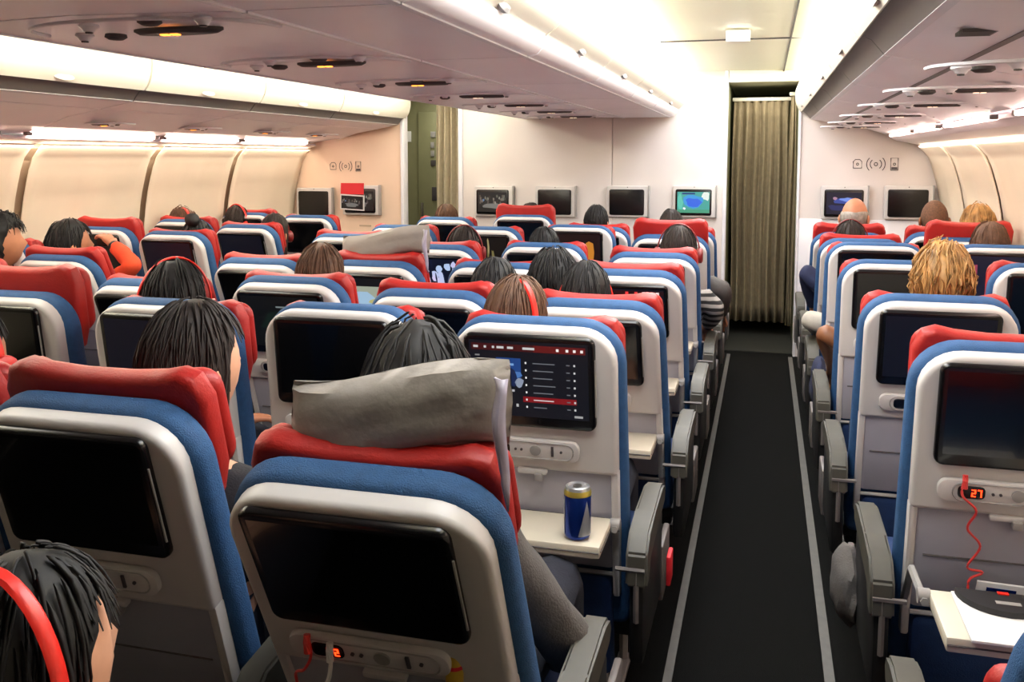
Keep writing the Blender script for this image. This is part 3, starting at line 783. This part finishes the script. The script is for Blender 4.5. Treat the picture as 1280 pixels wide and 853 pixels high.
# opened tray tables on some aisle seats
def open_tray(key, ln=.25, left=-.19, out=0):
    s = seat_obj[key]; X, P, a = SHAPES[key]
    yb = -math.sin(a)*.2-.05-out
    t = boxo('tray_table', (left, .19, yb-ln, yb-.01, .632, .662), 'tray_ivory', s, bev=.005)
    bm = BM(); tube(bm, [(left+.002, yb-ln-.001, .647), (.188, yb-ln-.001, .647)], .0018, 4); tube(bm, [(.191, yb-ln+.01, .647), (.191, yb-.03, .647)], .0018, 4); finish('tray_seam', bm, 'seam_dark', t)
    for x in (-.2, .2):
        bm = BM(); tube(bm, [(x, yb-.04, .645), (x, yb+.02+out*.6, .64), (x, yb+.05+out, .50)], .009, 6); lathe(bm, [(.016, -.012), (.016, .012)], 10, c=(x, yb-.02, .65), axis='x'); finish('tray_arm', bm, 'panel_grey', s)
    return yb
for key in (('G', 2), ('G', 3), ('G', 4), ('G', 5), ('H', 2)):
    if key in seat_obj: open_tray(key, .19 if key != ('H', 2) else .21, out=0 if key != ('H', 2) else .19)

# ------------------------------------------------------------------ people
def skin_mesh(verts, edges, radii, sub=1, root=0):
    me = bpy.data.meshes.new('t'); me.from_pydata(verts, edges, []); o = bpy.data.objects.new('t', me); C.objects.link(o)
    o.modifiers.new('k', 'SKIN').use_smooth_shade = True
    for i, r in enumerate(radii):
        v = me.skin_vertices[0].data[i]; v.radius = r if isinstance(r, tuple) else (r, r); v.use_root = (i == root)
    if sub:
        m_ = o.modifiers.new('s', 'SUBSURF'); m_.levels = sub; m_.render_levels = sub
    dg = bpy.context.evaluated_depsgraph_get(); dg.update()
    out = bpy.data.meshes.new_from_object(o.evaluated_get(dg)); bpy.data.objects.remove(o); bpy.data.meshes.remove(me)
    for p in out.polygons: p.use_smooth = True
    return out
def head_shape(p):
    """p: unit direction -> point on a skull with +Y face"""
    x, y, z = p
    X = .074*x; Y = .096*y; Z = .114*z
    if z < 0: X *= 1-.28*(-z); Y *= (1-.10*(-z)) if y > 0 else (1-.28*(-z))
    if y > .2:
        Y *= .93
    return Vector((X, Y+.006, Z))
def build_head(bm, T):
    """T: matrix; appends a head with nose, brow, mouth and ears"""
    r = bmesh.ops.create_icosphere(bm, subdivisions=3, radius=1)
    for v in r['verts']:
        d = v.co.normalized(); p = head_shape(d)
        if d.y > .5:
            # eye sockets, nose, lips, chin
            for sx in (-1, 1):
                q = (d.x-sx*.38)**2+(d.z-.05)**2
                p.y -= .012*math.exp(-q/.025)
            p.y += .026*math.exp(-(d.x**2/.02+(d.z+.18)**2/.03)); p.y += .010*math.exp(-(d.x**2/.012+(d.z-.0)**2/.05))
            p.y += .007*math.exp(-(d.x**2/.06+(d.z+.5)**2/.006)); p.y += .012*math.exp(-(d.x**2/.1+(d.z+.86)**2/.03)); p.y -= .006*math.exp(-(d.x**2/.08+(d.z+.62)**2/.006))
        v.co = T @ p
    for s in (-1, 1):
        e = bmesh.ops.create_icosphere(bm, subdivisions=2, radius=1)
        for v in e['verts']:
            c = v.co.copy(); v.co = T @ Vector((s*(.074+.010*c.x*0+.004)+c.x*.010+s*.006*c.y*-1, -.006+c.y*.018, -.012+c.z*.030))
def hairmesh(style, seed, sc):
    bm = BM(); rnd = random.Random(seed); off = Vector((seed*3.1, seed*1.7, 0))
    r = bmesh.ops.create_icosphere(bm, subdivisions=4, radius=1)
    vol = dict(short=1.12, long=1.14, curly=1.2, buzz=1.035, ring=1.04, bun=1.1, messy=1.2)[style]
    amp = dict(short=.05, long=.035, curly=.13, buzz=.008, ring=.02, bun=.04, messy=.09)[style]
    fr = dict(short=3, long=2, curly=5, buzz=3, ring=4, bun=2.5, messy=4)[style]
    low = dict(short=-.55, long=-.75, curly=-.55, buzz=-.5, ring=-.5, bun=-.5, messy=-.55)[style]
    for v in r['verts']:
        d = v.co.normalized(); p = head_shape(d); c = Vector((0, .006, 0))
        face = d.y > .25+.35*max(0, d.z) and d.z < .62
        under = d.z < low and d.y > -.9
        k = vol+amp*noise.noise(d*fr+off)+amp*.5*noise.noise(d*fr*2.7+off)
        if style == 'ring' and (d.z > .35): k = .95
        if face or under: k = .86
        elif d.y > .1 and d.z < .3: k = min(k, 1.03)
        v.co = (c+(p-c)*k)*sc
    if style == 'long':
        for v in bm.verts:
            d = v.co/sc
            if d.y < .03 and d.z < -.0:
                t = min(1, -d.z/.09); v.co.z -= .22*t*t*sc; v.co.x *= 1+.20*t; v.co.y -= .02*t*sc
                v.co.y = min(v.co.y, .0)-.0
    if style == 'bun':
        e = bmesh.ops.create_icosphere(bm, subdivisions=3, radius=.036*sc)
        for v in e['verts']: v.co = v.co*(1+.2*noise.noise(v.co*30+off))+Vector((.02, -.06, .125))*sc
    # strands lying on the hair
    N = dict(short=260, long=420, curly=360, buzz=0, ring=60, bun=160, messy=340)[style]
    for i in range(N):
        th = rnd.uniform(0, 2*math.pi); z0 = rnd.uniform(-.2, 1)
        d = Vector((math.cos(th)*math.sqrt(1-z0*z0), math.sin(th)*math.sqrt(1-z0*z0), z0))
        if d.y > .1 and d.z < .55: continue
        if style == 'ring' and z0 > .25: continue
        pts = []; rr = rnd.uniform(.0016, .0036)*sc; sw = rnd.uniform(-.25, .25); lift = rnd.uniform(1.0, 1.05)+(rnd.uniform(0, .05) if style in ('messy', 'curly') else 0)
        for j in range(6):
            t = j/5
            dd = Vector((d.x, d.y-.05*t, d.z-1.0*t)); dd = (Matrix.Rotation(sw*t, 3, 'Z') @ dd).normalized()
            if dd.z < low: dd.z = low; dd.normalize()
            if dd.y > .15 and dd.z < .3: break
            p = head_shape(dd); c = Vector((0, .006, 0)); k = vol*lift+amp*noise.noise(dd*fr+off)
            q = (c+(p-c)*k)*sc
            if style == 'long' and q.y < .03*sc and q.z < 0:
                tt = min(1, -q.z/sc/.09); q.z -= .22*tt*tt*sc; q.x *= 1+.2*tt; q.y -= .02*tt*sc
            if style == 'curly': q += Vector((math.sin(j*2.2+i), math.cos(j*1.9+i), math.sin(j*2.7+i)))*.006*sc
            pts.append(q)
        if len(pts) > 2: tube(bm, pts, [rr*(1 if 0 < j < len(pts)-1 else .3) for j in range(len(pts))], 3, cap=False)
    return bm
def person(label, seat, hp, style, hair, skin='skin_tan', top='cloth_dark', pants='cloth_pants', bare=False, yaw=0, tilt=0, sc=1.0, armR=None, armL=None, pitch=0, group=None, seatpos=None, hand_detail=False):
    if seatpos: X, P, a = seatpos
    else: X, P, a = SHAPES[seat]
    hp = Vector(hp); hip = Vector((X, P+.13, .565)); nb = hp+Vector(((X-hp.x)*(.8 if (X < -3.4 or X > .9) else .15), -.03, -.185))
    sp = hip.lerp(nb, .35)+Vector((0, -.01, 0)); ch = hip.lerp(nb, .78)
    V = []; E_ = []; Rr = []
    def add(p, r, par=None):
        V.append(tuple(p)); Rr.append(r); i = len(V)-1
        if par is not None: E_.append((par, i))
        return i
    i0 = add(hip, (.13, .10)); i1 = add(sp, (.12, .095), i0); i2 = add(ch, (.13, .095), i1); i3 = add(nb, .055, i2)
    i4 = add(hp+Vector((0, -.005, -.07)), .052, i3)
    arms = {}
    for s, arm in ((1, armR), (-1, armL)):
        sh = nb+Vector((s*.155, .0, -.055)); el, wr_ = (arm if arm else (sh+Vector((s*.04, .06, -.27)), None))
        el = Vector(el)
        wr_ = Vector(wr_) if wr_ is not None else Vector((X+s*.10, P+.36, .66))
        j = add(sh, .055, i2); j2 = add(sh.lerp(el, .5), .044, j); j3 = add(el, .040, j2); j4 = add(el.lerp(wr_, .5), .034, j3); j5 = add(wr_, .025, j4)
        dr_ = (wr_-el).normalized(); side_v = Vector((0, 0, 1)).cross(dr_)
        if side_v.length < .2: side_v = Vector((1, 0, 0))
        side_v.normalize(); dn = dr_.cross(side_v)
        if dn.z > 0: dn = -dn
        pm = add(wr_+dr_*.05, (.034, .02), j5)
        for f in range(4):
            q = wr_+dr_*.085+side_v*(f-1.5)*.019; ln = (.065, .078, .072, .055)[f]
            f0 = add(q, .0095, pm); f1 = add(q+dr_*ln*.5+dn*.012, .0088, f0); add(q+dr_*ln*.75+dn*.036, .0075, f1)
        q = wr_+dr_*.03-side_v*s*.03; f0 = add(q+dr_*.012, .011, j5); f1 = add(q+dr_*.035-side_v*s*.012+dn*.012, .0095, f0); add(q+dr_*.058-side_v*s*.01+dn*.026, .008, f1)
        arms[s] = (sh, el, wr_)
    legs = {}
    for s in (1, -1):
        kn = Vector((X+s*.11, P+.545, .575)); an = Vector((X+s*.11, P+.60, .11)); hj = hip+Vector((s*.09, .02, -.01))
        j = add(hj, .085, i0); j2 = add(hj.lerp(kn, .5), .078, j); j3 = add(kn, .06, j2); j4 = add(kn.lerp(an, .4), .055, j3); j5 = add(an, .038, j4); j6 = add(an+Vector((0, .08, -.06)), (.042, .032), j5); add(an+Vector((0, .16, -.07)), (.04, .026), j6)
        legs[s] = (hj, kn, an)
    me = skin_mesh(V, E_, Rr, 1)
    bm = BM(); bm.from_mesh(me)
    T = Matrix.Translation(hp) @ Euler((pitch, tilt, yaw)).to_matrix().to_4x4() @ Matrix.Diagonal((sc, sc, sc, 1))
    build_head(bm, T)
    bmesh.ops.translate(bm, verts=bm.verts, vec=-Vector((X, P, 0)))
    body = finish('person', bm, skin); body.location = (X, P, 0)
    for e in body.data.edges: e.use_edge_sharp = False
    tag(body, label, 'person', group)
    hm = hairmesh(style, hash(label) % 97 if False else sum(map(ord, label)) % 97, sc)
    TT = Matrix.Translation(hp-Vector((X, P, 0))) @ Euler((pitch, tilt, yaw)).to_matrix().to_4x4()
    bmesh.ops.transform(hm, matrix=TT, verts=hm.verts); ho = finish('hair', hm, hair, body)
    for e in ho.data.edges: e.use_edge_sharp = False
    # shirt and trousers follow the body
    V = []; E_ = []; Rr = []
    i0 = add(hip+Vector((0, 0, -.02)), (.145, .115)); i1 = add(sp, (.135, .108), i0); i2 = add(ch, (.15, .108), i1); add(nb+Vector((0, 0, -.02)), .07, i2)
    for s in (1, -1):
        sh, el, wr_ = arms[s]
        j = add(sh, .066, i2); j2 = add(sh.lerp(el, .5), .056, j)
        if bare: continue
        j3 = add(el, .052, j2); j4 = add(el.lerp(wr_, .5), .045, j3); add(el.lerp(wr_, .93), .037, j4)
    me = skin_mesh([tuple(Vector(v)-Vector((X, P, 0))) for v in V], E_, Rr, 2)
    for v in me.vertices:
        n_ = noise.noise(Vector(v.co)*14+Vector((X*9, P*5, 0))); v.co += v.normal*.009*n_
    me.materials.append(M[top]); so = bpy.data.objects.new('shirt', me); C.objects.link(so); so.parent = body
    V = []; E_ = []; Rr = []
    i0 = add(hip+Vector((0, .0, -.015)), (.15, .11))
    for s in (1, -1):
        hj, kn, an = legs[s]
        j = add(hj, .093, i0); j2 = add(hj.lerp(kn, .5), .088, j); j3 = add(kn, .070, j2); j4 = add(kn.lerp(an, .4), .063, j3); add(an, .052, j4)
    me = skin_mesh([tuple(Vector(v)-Vector((X, P, 0))) for v in V], E_, Rr, 1)
    me.materials.append(M[pants]); so = bpy.data.objects.new('trousers', me); C.objects.link(so); so.parent = body
    return body
def headphones(hp, label, m='phone_red', sc=1.0, yaw=0, tilt=0, pitch=0, back=0):
    r = empty('headphones', hp); tag(r, label, 'headphones', 'red headphones worn by passengers')
    r.rotation_euler = (pitch, tilt, yaw)
    bm = BM(); pts = []
    R1 = .098*sc; R2 = .138*sc
    ang = [math.pi*k/20 for k in range(21)]
    P_ = [Vector((R1*math.cos(a), back, R2*math.sin(a)-.01)) for a in ang]
    w_ = .009*sc; t = .0035
    L = []
    for a, p in zip(ang, P_):
        n_ = Vector((math.cos(a), 0, math.sin(a)))
        L.append([bm.verts.new(p+Vector((0, y, 0))+n_*k) for y, k in ((-w_, 0), (-w_*.6, t), (w_*.6, t), (w_, 0), (w_*.6, -t), (-w_*.6, -t))])
    for a, b in zip(L, L[1:]):
        for k in range(6): bm.faces.new((a[k], a[(k+1) % 6], b[(k+1) % 6], b[k]))
    bm.faces.new(L[0]); bm.faces.new(L[-1][::-1]); finish('band', bm, m, r)
    for s in (-1, 1):
        bm = BM(); lathe(bm, [(.02*sc, -.018), (.032*sc, -.014), (.037*sc, 0), (.036*sc, .012), (.028*sc, .018)], 16, axis='x'); 
        if s < 0: bmesh.ops.scale(bm, vec=(-1, 1, 1), verts=bm.verts)
        finish('ear_cup', bm, m, r, loc=(s*(R1-.002), back, -.02))
def HP(px, py, Y): return atY(px, py, Y)
GP = None
P_ = person
h = HP(524, 512, 1.56); P_('person with thick black hair in the nearest aisle seat, head behind the large grey pillow', ('G', 1), h, 'messy', 'hair_black', 'skin_light', 'cloth_grey', yaw=.5, sc=1.18, armR=((-.33, 1.66, .60), (-.43, 1.86, .50)))
h = HP(240, 462, 1.62); P_('person with long dark brown hair leaning right behind the nearest left seat headrest', ('F', 1), h, 'long', 'hair_dark', 'skin_light', 'cloth_dark', yaw=-.3, sc=1.12)
h = HP(645, 404, 2.38); P_('person with brown hair and red headband in front of the lit menu screen seat', ('G', 2), h, 'long', 'hair_brown', 'skin_light', 'cloth_white', yaw=-.2); headphones(h+Vector((.0, 0, -.01)), 'bright red headphones on the brown-haired head behind the lit menu screen', yaw=-.75, tilt=.2, back=.0, sc=1.03)
h = HP(218, 380, 2.40); P_('black-haired person with a red headphone band, second row left of centre', ('E', 2), h, 'short', 'hair_black', yaw=.3, sc=1.1); headphones(h, 'red headphones on the black-haired head at left, above the dark blank screen', yaw=.75, tilt=.1, sc=1.1)
h = HP(400, 350, 3.12); P_('person with dark brown hair between two grey-framed seats left of the small pillow', ('E', 3), h, 'short', 'hair_brown', top='cloth_grey', sc=1.08)
h = HP(618, 366, 3.12); P_('black-haired person whose head top shows left of the red-banded brown head', ('F', 3), h, 'short', 'hair_black', seatpos=None)
h = HP(732, 374, 3.10); P_('black-haired person low behind the third aisle-side seat, red earphone at the right', ('G', 3), h, 'short', 'hair_black', sc=1.05); headphones(h+Vector((0, 0, -.012)), 'red headphones on the low black head behind the third aisle seat', sc=.97, yaw=.25, back=-.01)
h = HP(692, 360, 3.34); P_('person with messy black hair standing taller, behind the brown-haired red-banded head', ('F', 4), h, 'messy', 'hair_black', seatpos=(-.83, 3.20, .1), sc=1.08)
h = HP(580, 312, 4.68); P_('dark-haired person with thin dark red headband, far row left of the middle', ('E', 5), h, 'short', 'hair_dark', top='cloth_dark'); headphones(h, 'thin dark red headphones on a small dark head, far row left of middle', 'phone_dark_red', yaw=.2, sc=1.03)
h = HP(680, 314, 4.68); P_('black-haired person far back, low between two seats under the second wall screen', ('F', 5), h, 'short', 'hair_black')
h = HP(848, 314, 4.66); P_('dark-haired person with headphones beside the right aisle, wearing a striped sleeve', ('G', 5), h, 'short', 'hair_dark', top='cloth_striped', sc=1.05, armR=((-.215, 4.62, .80), (-.28, 4.88, .66))); headphones(h, 'dark red headphones on the head beside the right aisle, far row', 'phone_dark_red', sc=1.07)
h = HP(852, 302, 5.42); P_('dark-haired person in a grey jacket leaning into the right aisle', ('G', 6), h, 'short', 'hair_dark', top='cloth_grey', armR=((-.205, 5.35, .80), (-.24, 5.6, .60)))
h = HP(663, 276, 6.26); P_('person whose dark head top shows over a raised red headrest under the left wall screens', ('E', 7), h, 'short', 'hair_dark')
h = HP(745, 279, 6.26); P_('person with round black hair directly below the wall seam', ('F', 7), h, 'short', 'hair_black', sc=1.0)
h = HP(839, 285, 6.28); P_('person whose dark head top shows under the map screen', ('G', 7), h, 'short', 'hair_dark')
h = HP(558, 277, 6.26); P_('brown-haired person in front of the bunched beige curtain', ('D', 7), h, 'short', 'hair_brown')
h = HP(343, 293, 5.32); P_('dark long-haired person left of the blank left wall screen, hair over the seat edge', ('B', 6), h, 'long', 'hair_dark', top='cloth_dark', sc=1.05); headphones(h, 'thin headphones on the dark long-haired head near the left wall screens', 'phone_dark_red', yaw=.9, sc=1.05)
h = HP(296, 278, 5.98); P_('person with dark hair and red band by the last left windows', ('A', 7), h, 'short', 'hair_dark', top='cloth_dark', seatpos=None); headphones(h, 'red headphones on the dark head beside the last left window', yaw=-.2, sc=1.04)
h = HP(228, 284, 5.40); P_('brown-haired person with tilted red band by the left windows', ('A', 6), h, 'messy', 'hair_brown', top='cloth_dark', sc=.98); headphones(h, 'slanting red headphones on the brown head by the left windows', yaw=-.4, tilt=.25, sc=1.02)
h = HP(246, 304, 4.62); P_('black-haired person just right of the blank dark blue screen, left block', ('B', 5), h, 'bun', 'hair_black', sc=1.1)
h = HP(86, 308, 3.92); P_('black-haired woman in orange raising a small camera to her face, left windows', ('B', 4), h, 'short', 'hair_black', 'skin_tan', 'cloth_orange', yaw=-.5, sc=1.12, armR=((-2.98, 3.84, 1.02), (-3.17, 3.93, 1.115)))
h = HP(-2, 305, 3.32); P_('curly black-haired man in profile at the left picture edge', None, h, 'curly', 'hair_black', 'skin_tan', 'cloth_orange', yaw=-.9, sc=1.02, seatpos=(-3.52, 3.06, .1))
h = HP(-46, 452, 1.60); P_('person cut off at the left edge with only a red ear cup showing', ('E', 1), h, 'short', 'hair_black'); headphones(h, 'red headphones at the left picture edge, only the ear cup showing', yaw=.0, sc=1.08)
h = HP(26, 850, .80); P_('dark-haired person in the lower left corner wearing red headphones', None, h, 'long', 'hair_black', 'skin_light', 'cloth_dark', yaw=-.25, sc=1.1, seatpos=(-.98, .66, .3)); headphones(h+Vector((0, -.01, 0)), 'large red headphones in the lower left corner of the picture', yaw=-.12, tilt=.05, back=-.03, sc=1.14)
h = HP(1178, 356, 3.12); P_('person with curly blond hair above the second aisle seat on the right', ('H', 3), h, 'curly', 'hair_blond', 'skin_light', 'cloth_white', sc=1.0)
h = HP(1237, 312, 4.66); P_('brown-haired person in front of the raised red headrest, right block', ('K', 5), h, 'short', 'hair_brown', 'skin_light', 'cloth_dark')
h = HP(1222, 285, 5.44); P_('person with wavy light brown hair showing over the raised red headrest at right', ('K', 6), h, 'messy', 'hair_blond', 'skin_light', 'cloth_dark', sc=.95)
h = HP(1168, 275, 6.22); P_('person with close-shaved brown head under the right blank wall screen', ('K', 7), h, 'buzz', 'hair_buzz', 'skin_brown', 'cloth_dark', sc=1.05)
h = HP(1068, 272, 6.22); P_('balding grey-haired man in front of the blue wall screen', ('H', 7), h, 'ring', 'hair_grey', 'skin_tan', 'cloth_dark', yaw=-.3, sc=1.08)
h = HP(1062, 304, 5.44); P_('dark-haired person in navy behind the balding man, red band on head', ('H', 6), h, 'short', 'hair_dark', 'skin_tan', 'cloth_navy', armL=((.225, 5.42, .92), (.3, 5.6, .66))); headphones(h, 'dark red headphones on the head right behind the balding man', 'phone_dark_red', sc=1.03)
h = HP(1105, 350, 4.66); P_('person in white, sleeve showing at the right aisle edge, head hidden by seats', ('H', 5), h, 'short', 'hair_dark', 'skin_tan', 'cloth_white', armL=((.215, 4.70, .76), (.32, 4.95, .64)), sc=.95)
h = HP(1150, 385, 3.90); P_('person with bare brown elbow in white clothing at the right aisle edge', ('H', 4), h, 'short', 'hair_dark', 'skin_brown', 'cloth_white', armL=((.235, 3.84, .86), (.30, 4.05, .66)), sc=.95, bare=True, pants='cloth_white')

# ------------------------------------------------------------------ loose things
def pillow(key, label, wd, ht, x0, z0, flap=True):
    X, P, a = SHAPES[key]; r = empty('pillow', (X, P-math.sin(a)*.72, .45+.72*math.cos(a))); tag(r, label, 'pillow')
    bm = BM(); n = 16; m_ = 10
    def S_(i, j, s):
        u = i/n*2-1; v = j/m_*2-1
        th = .045*(max(0, 1-u**4)**.6)*(max(0, 1-v**4)**.6)
        wr = .008*noise.noise(Vector((u*3, v*3, s+X*5)))+.004*noise.noise(Vector((u*9, v*7, s)))
        return Vector((x0+u*wd/2*(1-.03*abs(v)), .10+s*th+wr, z0+v*ht/2*(1-.05*abs(u))+.012*math.sin(u*2.5)+.02*u))
    for s in (-1, 1):
        G = [[bm.verts.new(S_(i, j, s)) for j in range(m_+1)] for i in range(n+1)]
        for i in range(n):
            for j in range(m_): bm.faces.new((G[i][j], G[i+1][j], G[i+1][j+1], G[i][j+1]))
    bmesh.ops.remove_doubles(bm, verts=bm.verts, dist=.0008)
    finish('cushion', bm, 'pillow_grey', r)
    if flap:
        bm = BM(); G = []
        for i in range(7):
            row = []
            for j in range(9):
                u = i/6; v = j/8
                row.append(bm.verts.new((x0+wd/2-.012+.022*u, .04-.02*math.sin(u*3)+.012*math.sin(v*6+u*3), z0+ht/2+.01-(ht+.06)*v*(.35+.65*u))))
            G.append(row)
        for i in range(6):
            for j in range(8): bm.faces.new((G[i][j], G[i+1][j], G[i+1][j+1], G[i][j+1]))
        o = finish('pillowcase_flap', bm, 'satin_lilac', r); o.modifiers.new('t', 'SOLIDIFY').thickness = .003
pillow(('G', 1), 'large grey pillow lying over the nearest aisle seat headrest', .365, .135, .025, .062)
pillow(('E', 4), 'small grey pillow on top of a distant seat left of the middle', .41, .125, .02, .062)
# drinks can
can = empty('drinks_can', (-.405, 2.055, .6635)); tag(can, 'blue and silver drinks can standing on the open tray table', 'can')
bm = BM(); lathe(bm, [(.020, 0), (.024, .004), (.0262, .012), (.0265, .112), (.0245, .120)], 28); 
finish('can_body', bm, 'can_blue', can)
cb = can.children[0]
bm = BM()
def wrap(a0, a1, z0, z1, shp):
    n = 10; A = []
    for i in range(n+1):
        t = i/n; a = math.radians(a0+(a1-a0)*t); lo, hi = shp(t); A.append((bm.verts.new((.0269*math.cos(a), .0269*math.sin(a), lo)), bm.verts.new((.0269*math.cos(a), .0269*math.sin(a), hi))))
    for p, q in zip(A, A[1:]): bm.faces.new((p[0], q[0], q[1], p[1]))
wrap(-75, 0, 0, 0, lambda t: (.012, .014+.085*(1-abs(t*2-1))))
wrap(180, 215, 0, 0, lambda t: (.012, .06+.05*t)); finish('silver_field', bm, 'can_silver', cb)
bm = BM(); lathe(bm, [(.0245, .120), (.0232, .128), (.0205, .130), (.0205, .126), (.001, .126)], 28); finish('can_lid', bm, 'can_silver', can)
bm = BM(); lathe(bm, [(.0268, .108), (.0268, .114), (.0250, .121), (.0248, .118)], 28); finish('gold_band', bm, 'can_gold', can)
bm = BM(); lathe(bm, [(.009, .127), (.009, .129), (.001, .129)], 10); finish('pull_tab', bm, 'steel', can)
bm = BM(); [quad(bm, -.0015+dx, .0015+dx, .02, .095, -.0275) for dx in (0,)]; o = finish('lettering_bar', bm, 'paper_white', cb, smooth=False); o.rotation_euler = (0, 0, math.radians(-62))

def on_back(key, x, y, z):
    X, P, a = SHAPES[key]; return Matrix.Translation((X, P, .45)) @ Matrix.Rotation(a, 4, 'X') @ Vector((x, y-.005, z+.012))
# bottle in the pocket of the nearest aisle seat
b0 = on_back(('G', 1), .115, -.095, .275)
bt = empty('bottle', b0); tag(bt, 'green bottle with gold foil neck behind the nearest aisle seat', 'bottle')
bm = BM(); lathe(bm, [(.026, -.16), (.027, -.02), (.024, .02), (.013, .06), (.0125, .10)], 16); finish('glass_body', bm, 'bottle_green', bt)
bm = BM(); lathe(bm, [(.0135, .055), (.0145, .10), (.0145, .128), (.010, .130), (.001, .130)], 16); finish('foil', bm, 'foil_yellow', bt)
bm = BM(); lathe(bm, [(.0150, .100), (.0150, .106)], 16); finish('label_ring', bm, 'paper_red', bt)
can.scale = (1.2, 1.2, .96)
# cables
def cable(pts, m, label, rad=.0026, plug=None):
    r = empty('cable', pts[0]); tag(r, label, 'cable')
    P0 = Vector(pts[0]); bm = BM(); tube(bm, [p-P0 for p in spline(pts, 8)], rad, 6); finish('wire', bm, m, r)
    bm = BM(); tube(bm, [Vector((0, -.006, .012)), Vector((0, -.008, 0)), Vector((0, -.006, -.018))], .006, 8); finish('plug', bm, m if plug is None else plug, r)
k = ('G', 1)
cable([on_back(k, -.075, -.075, .400), on_back(k, -.078, -.10, .36), on_back(k, -.10, -.10, .33), on_back(k, -.14, -.09, .30), on_back(k, -.155, -.085, .22), on_back(k, -.15, -.09, .12)], 'cable_white', 'white charging cable hanging from the nearest aisle seat back', .0035)
cable([on_back(k, -.115, -.070, .405), on_back(k, -.118, -.076, .37), on_back(k, -.135, -.080, .34), on_back(k, -.16, -.075, .31), on_back(k, -.16, -.08, .2)], 'cable_red', 'short red cable beside the white one on the nearest aisle seat back')
k = ('H', 2)
cable([on_back(k, -.105, -.078, .42), on_back(k, -.108, -.085, .385), on_back(k, -.078, -.085, .35), on_back(k, -.09, -.075, .30), on_back(k, -.06, -.07, .255), on_back(k, -.082, -.07, .20), on_back(k, -.05, -.07, .19), on_back(k, -.078, -.075, .165), on_back(k, -.065, -.10, .10), on_back(k, -.02, -.17, .235-.03)+Vector((0, 0, -.10)), Vector((.53, 1.80, .672))], 'cable_red', 'long red cable curling down the front right seat back', .0028)
# things on the right open tray
yb = 2.28-math.sin(SHAPES[('H', 2)][2])*.2-.05-.185
o = boxo('booklet', (-.115, .12, -.10, .10, 0, .006), 'paper_white', bev=.001, loc=(.50, yb-.13, .6635)); tag(o, 'white booklet on the open tray table at the right', 'booklet')
bm = BM(); pts = [(.085*math.cos(math.pi+math.pi*k/14), .085*math.sin(math.pi+math.pi*k/14)) for k in range(15)]
A = [bm.verts.new((x, y, 0)) for x, y in pts]; B = [bm.verts.new((x, y, .012)) for x, y in pts]
bm.faces.new(A); bm.faces.new(B[::-1]); n = len(A)
for i in range(n): bm.faces.new((A[i], A[(i+1) % n], B[(i+1) % n], B[i]))
po = finish('black_pouch', bm, 'pouch_black', loc=(.475, yb-.04, .670)); tag(po, 'black half-round pouch with a grey label on the white booklet', 'pouch')
boxo('label_patch', (-.02, .025, -.055, -.042, .0122, .0132), 'panel_grey', po); boxo('snap', (-.008, .012, -.012, -.002, .012, .0145), 'phone_red', po)
cc = on_back(('H', 2), .03, -.066, .135)
o = boxo('leaflet', (-.09, .12, -.003, .003, -.03, .03), 'paper_white', loc=cc, bev=.001); o.rotation_euler = (.3, .03, 0); tag(o, 'white leaflet in the seat pocket above the right tray', 'leaflet')
boxo('print_block', (-.07, -.01, -.0045, -.0028, -.012, .018), 'can_blue', o); boxo('print_line', (.01, .07, -.0045, -.0028, -.008, .002), 'phone_red', o)
# blankets and bags at the aisle edge
def lump(name, loc, s, m, label, cat, seed):
    bm = BM(); bmesh.ops.create_icosphere(bm, subdivisions=3, radius=1)
    for v in bm.verts:
        k_ = 1+.2*noise.noise(v.co*2.2+Vector((seed, 0, 0))); v.co = Vector((v.co.x*s[0]*k_, v.co.y*s[1]*k_, v.co.z*s[2]*k_))
    zmin = min(v.co.z for v in bm.verts)
    o = finish(name, bm, m, loc=loc); tag(o, label, cat); return o
lump('shoulder_bag', (.262, 4.42, .50), (.04, .12, .13), 'cloth_navy', 'navy bag hanging beside the right aisle armrest', 'bag', 3)
lump('folded_blanket', (.24, 2.55, .40), (.045, .11, .10), 'cloth_grey', 'crumpled grey blue blanket below the near right armrest', 'blanket', 5)
o = boxo('safety_card', (-.006, .006, -.035, .035, -.04, .04), 'paper_red', loc=(-.222, 2.40, .46), bev=.004); tag(o, 'small red card stuck beside the aisle seat with the can', 'card')
# watch and camera of the woman in orange
bm = BM(); lathe(bm, [(.030, -.012), (.034, -.008), (.034, .008), (.030, .012)], 14); w0 = finish('wristwatch', bm, 'watch_black', loc=(-3.145, 3.915, 1.10)); w0.rotation_euler = (.3, 1.1, 0); tag(w0, 'black wristwatch on the raised wrist at the left windows', 'watch')
o = boxo('compact_camera', (-.045, .045, -.012, .012, -.028, .028), 'watch_black', loc=(-3.27, 4.00, 1.12), bev=.004); tag(o, 'small dark camera held to the face of the woman in orange', 'camera')
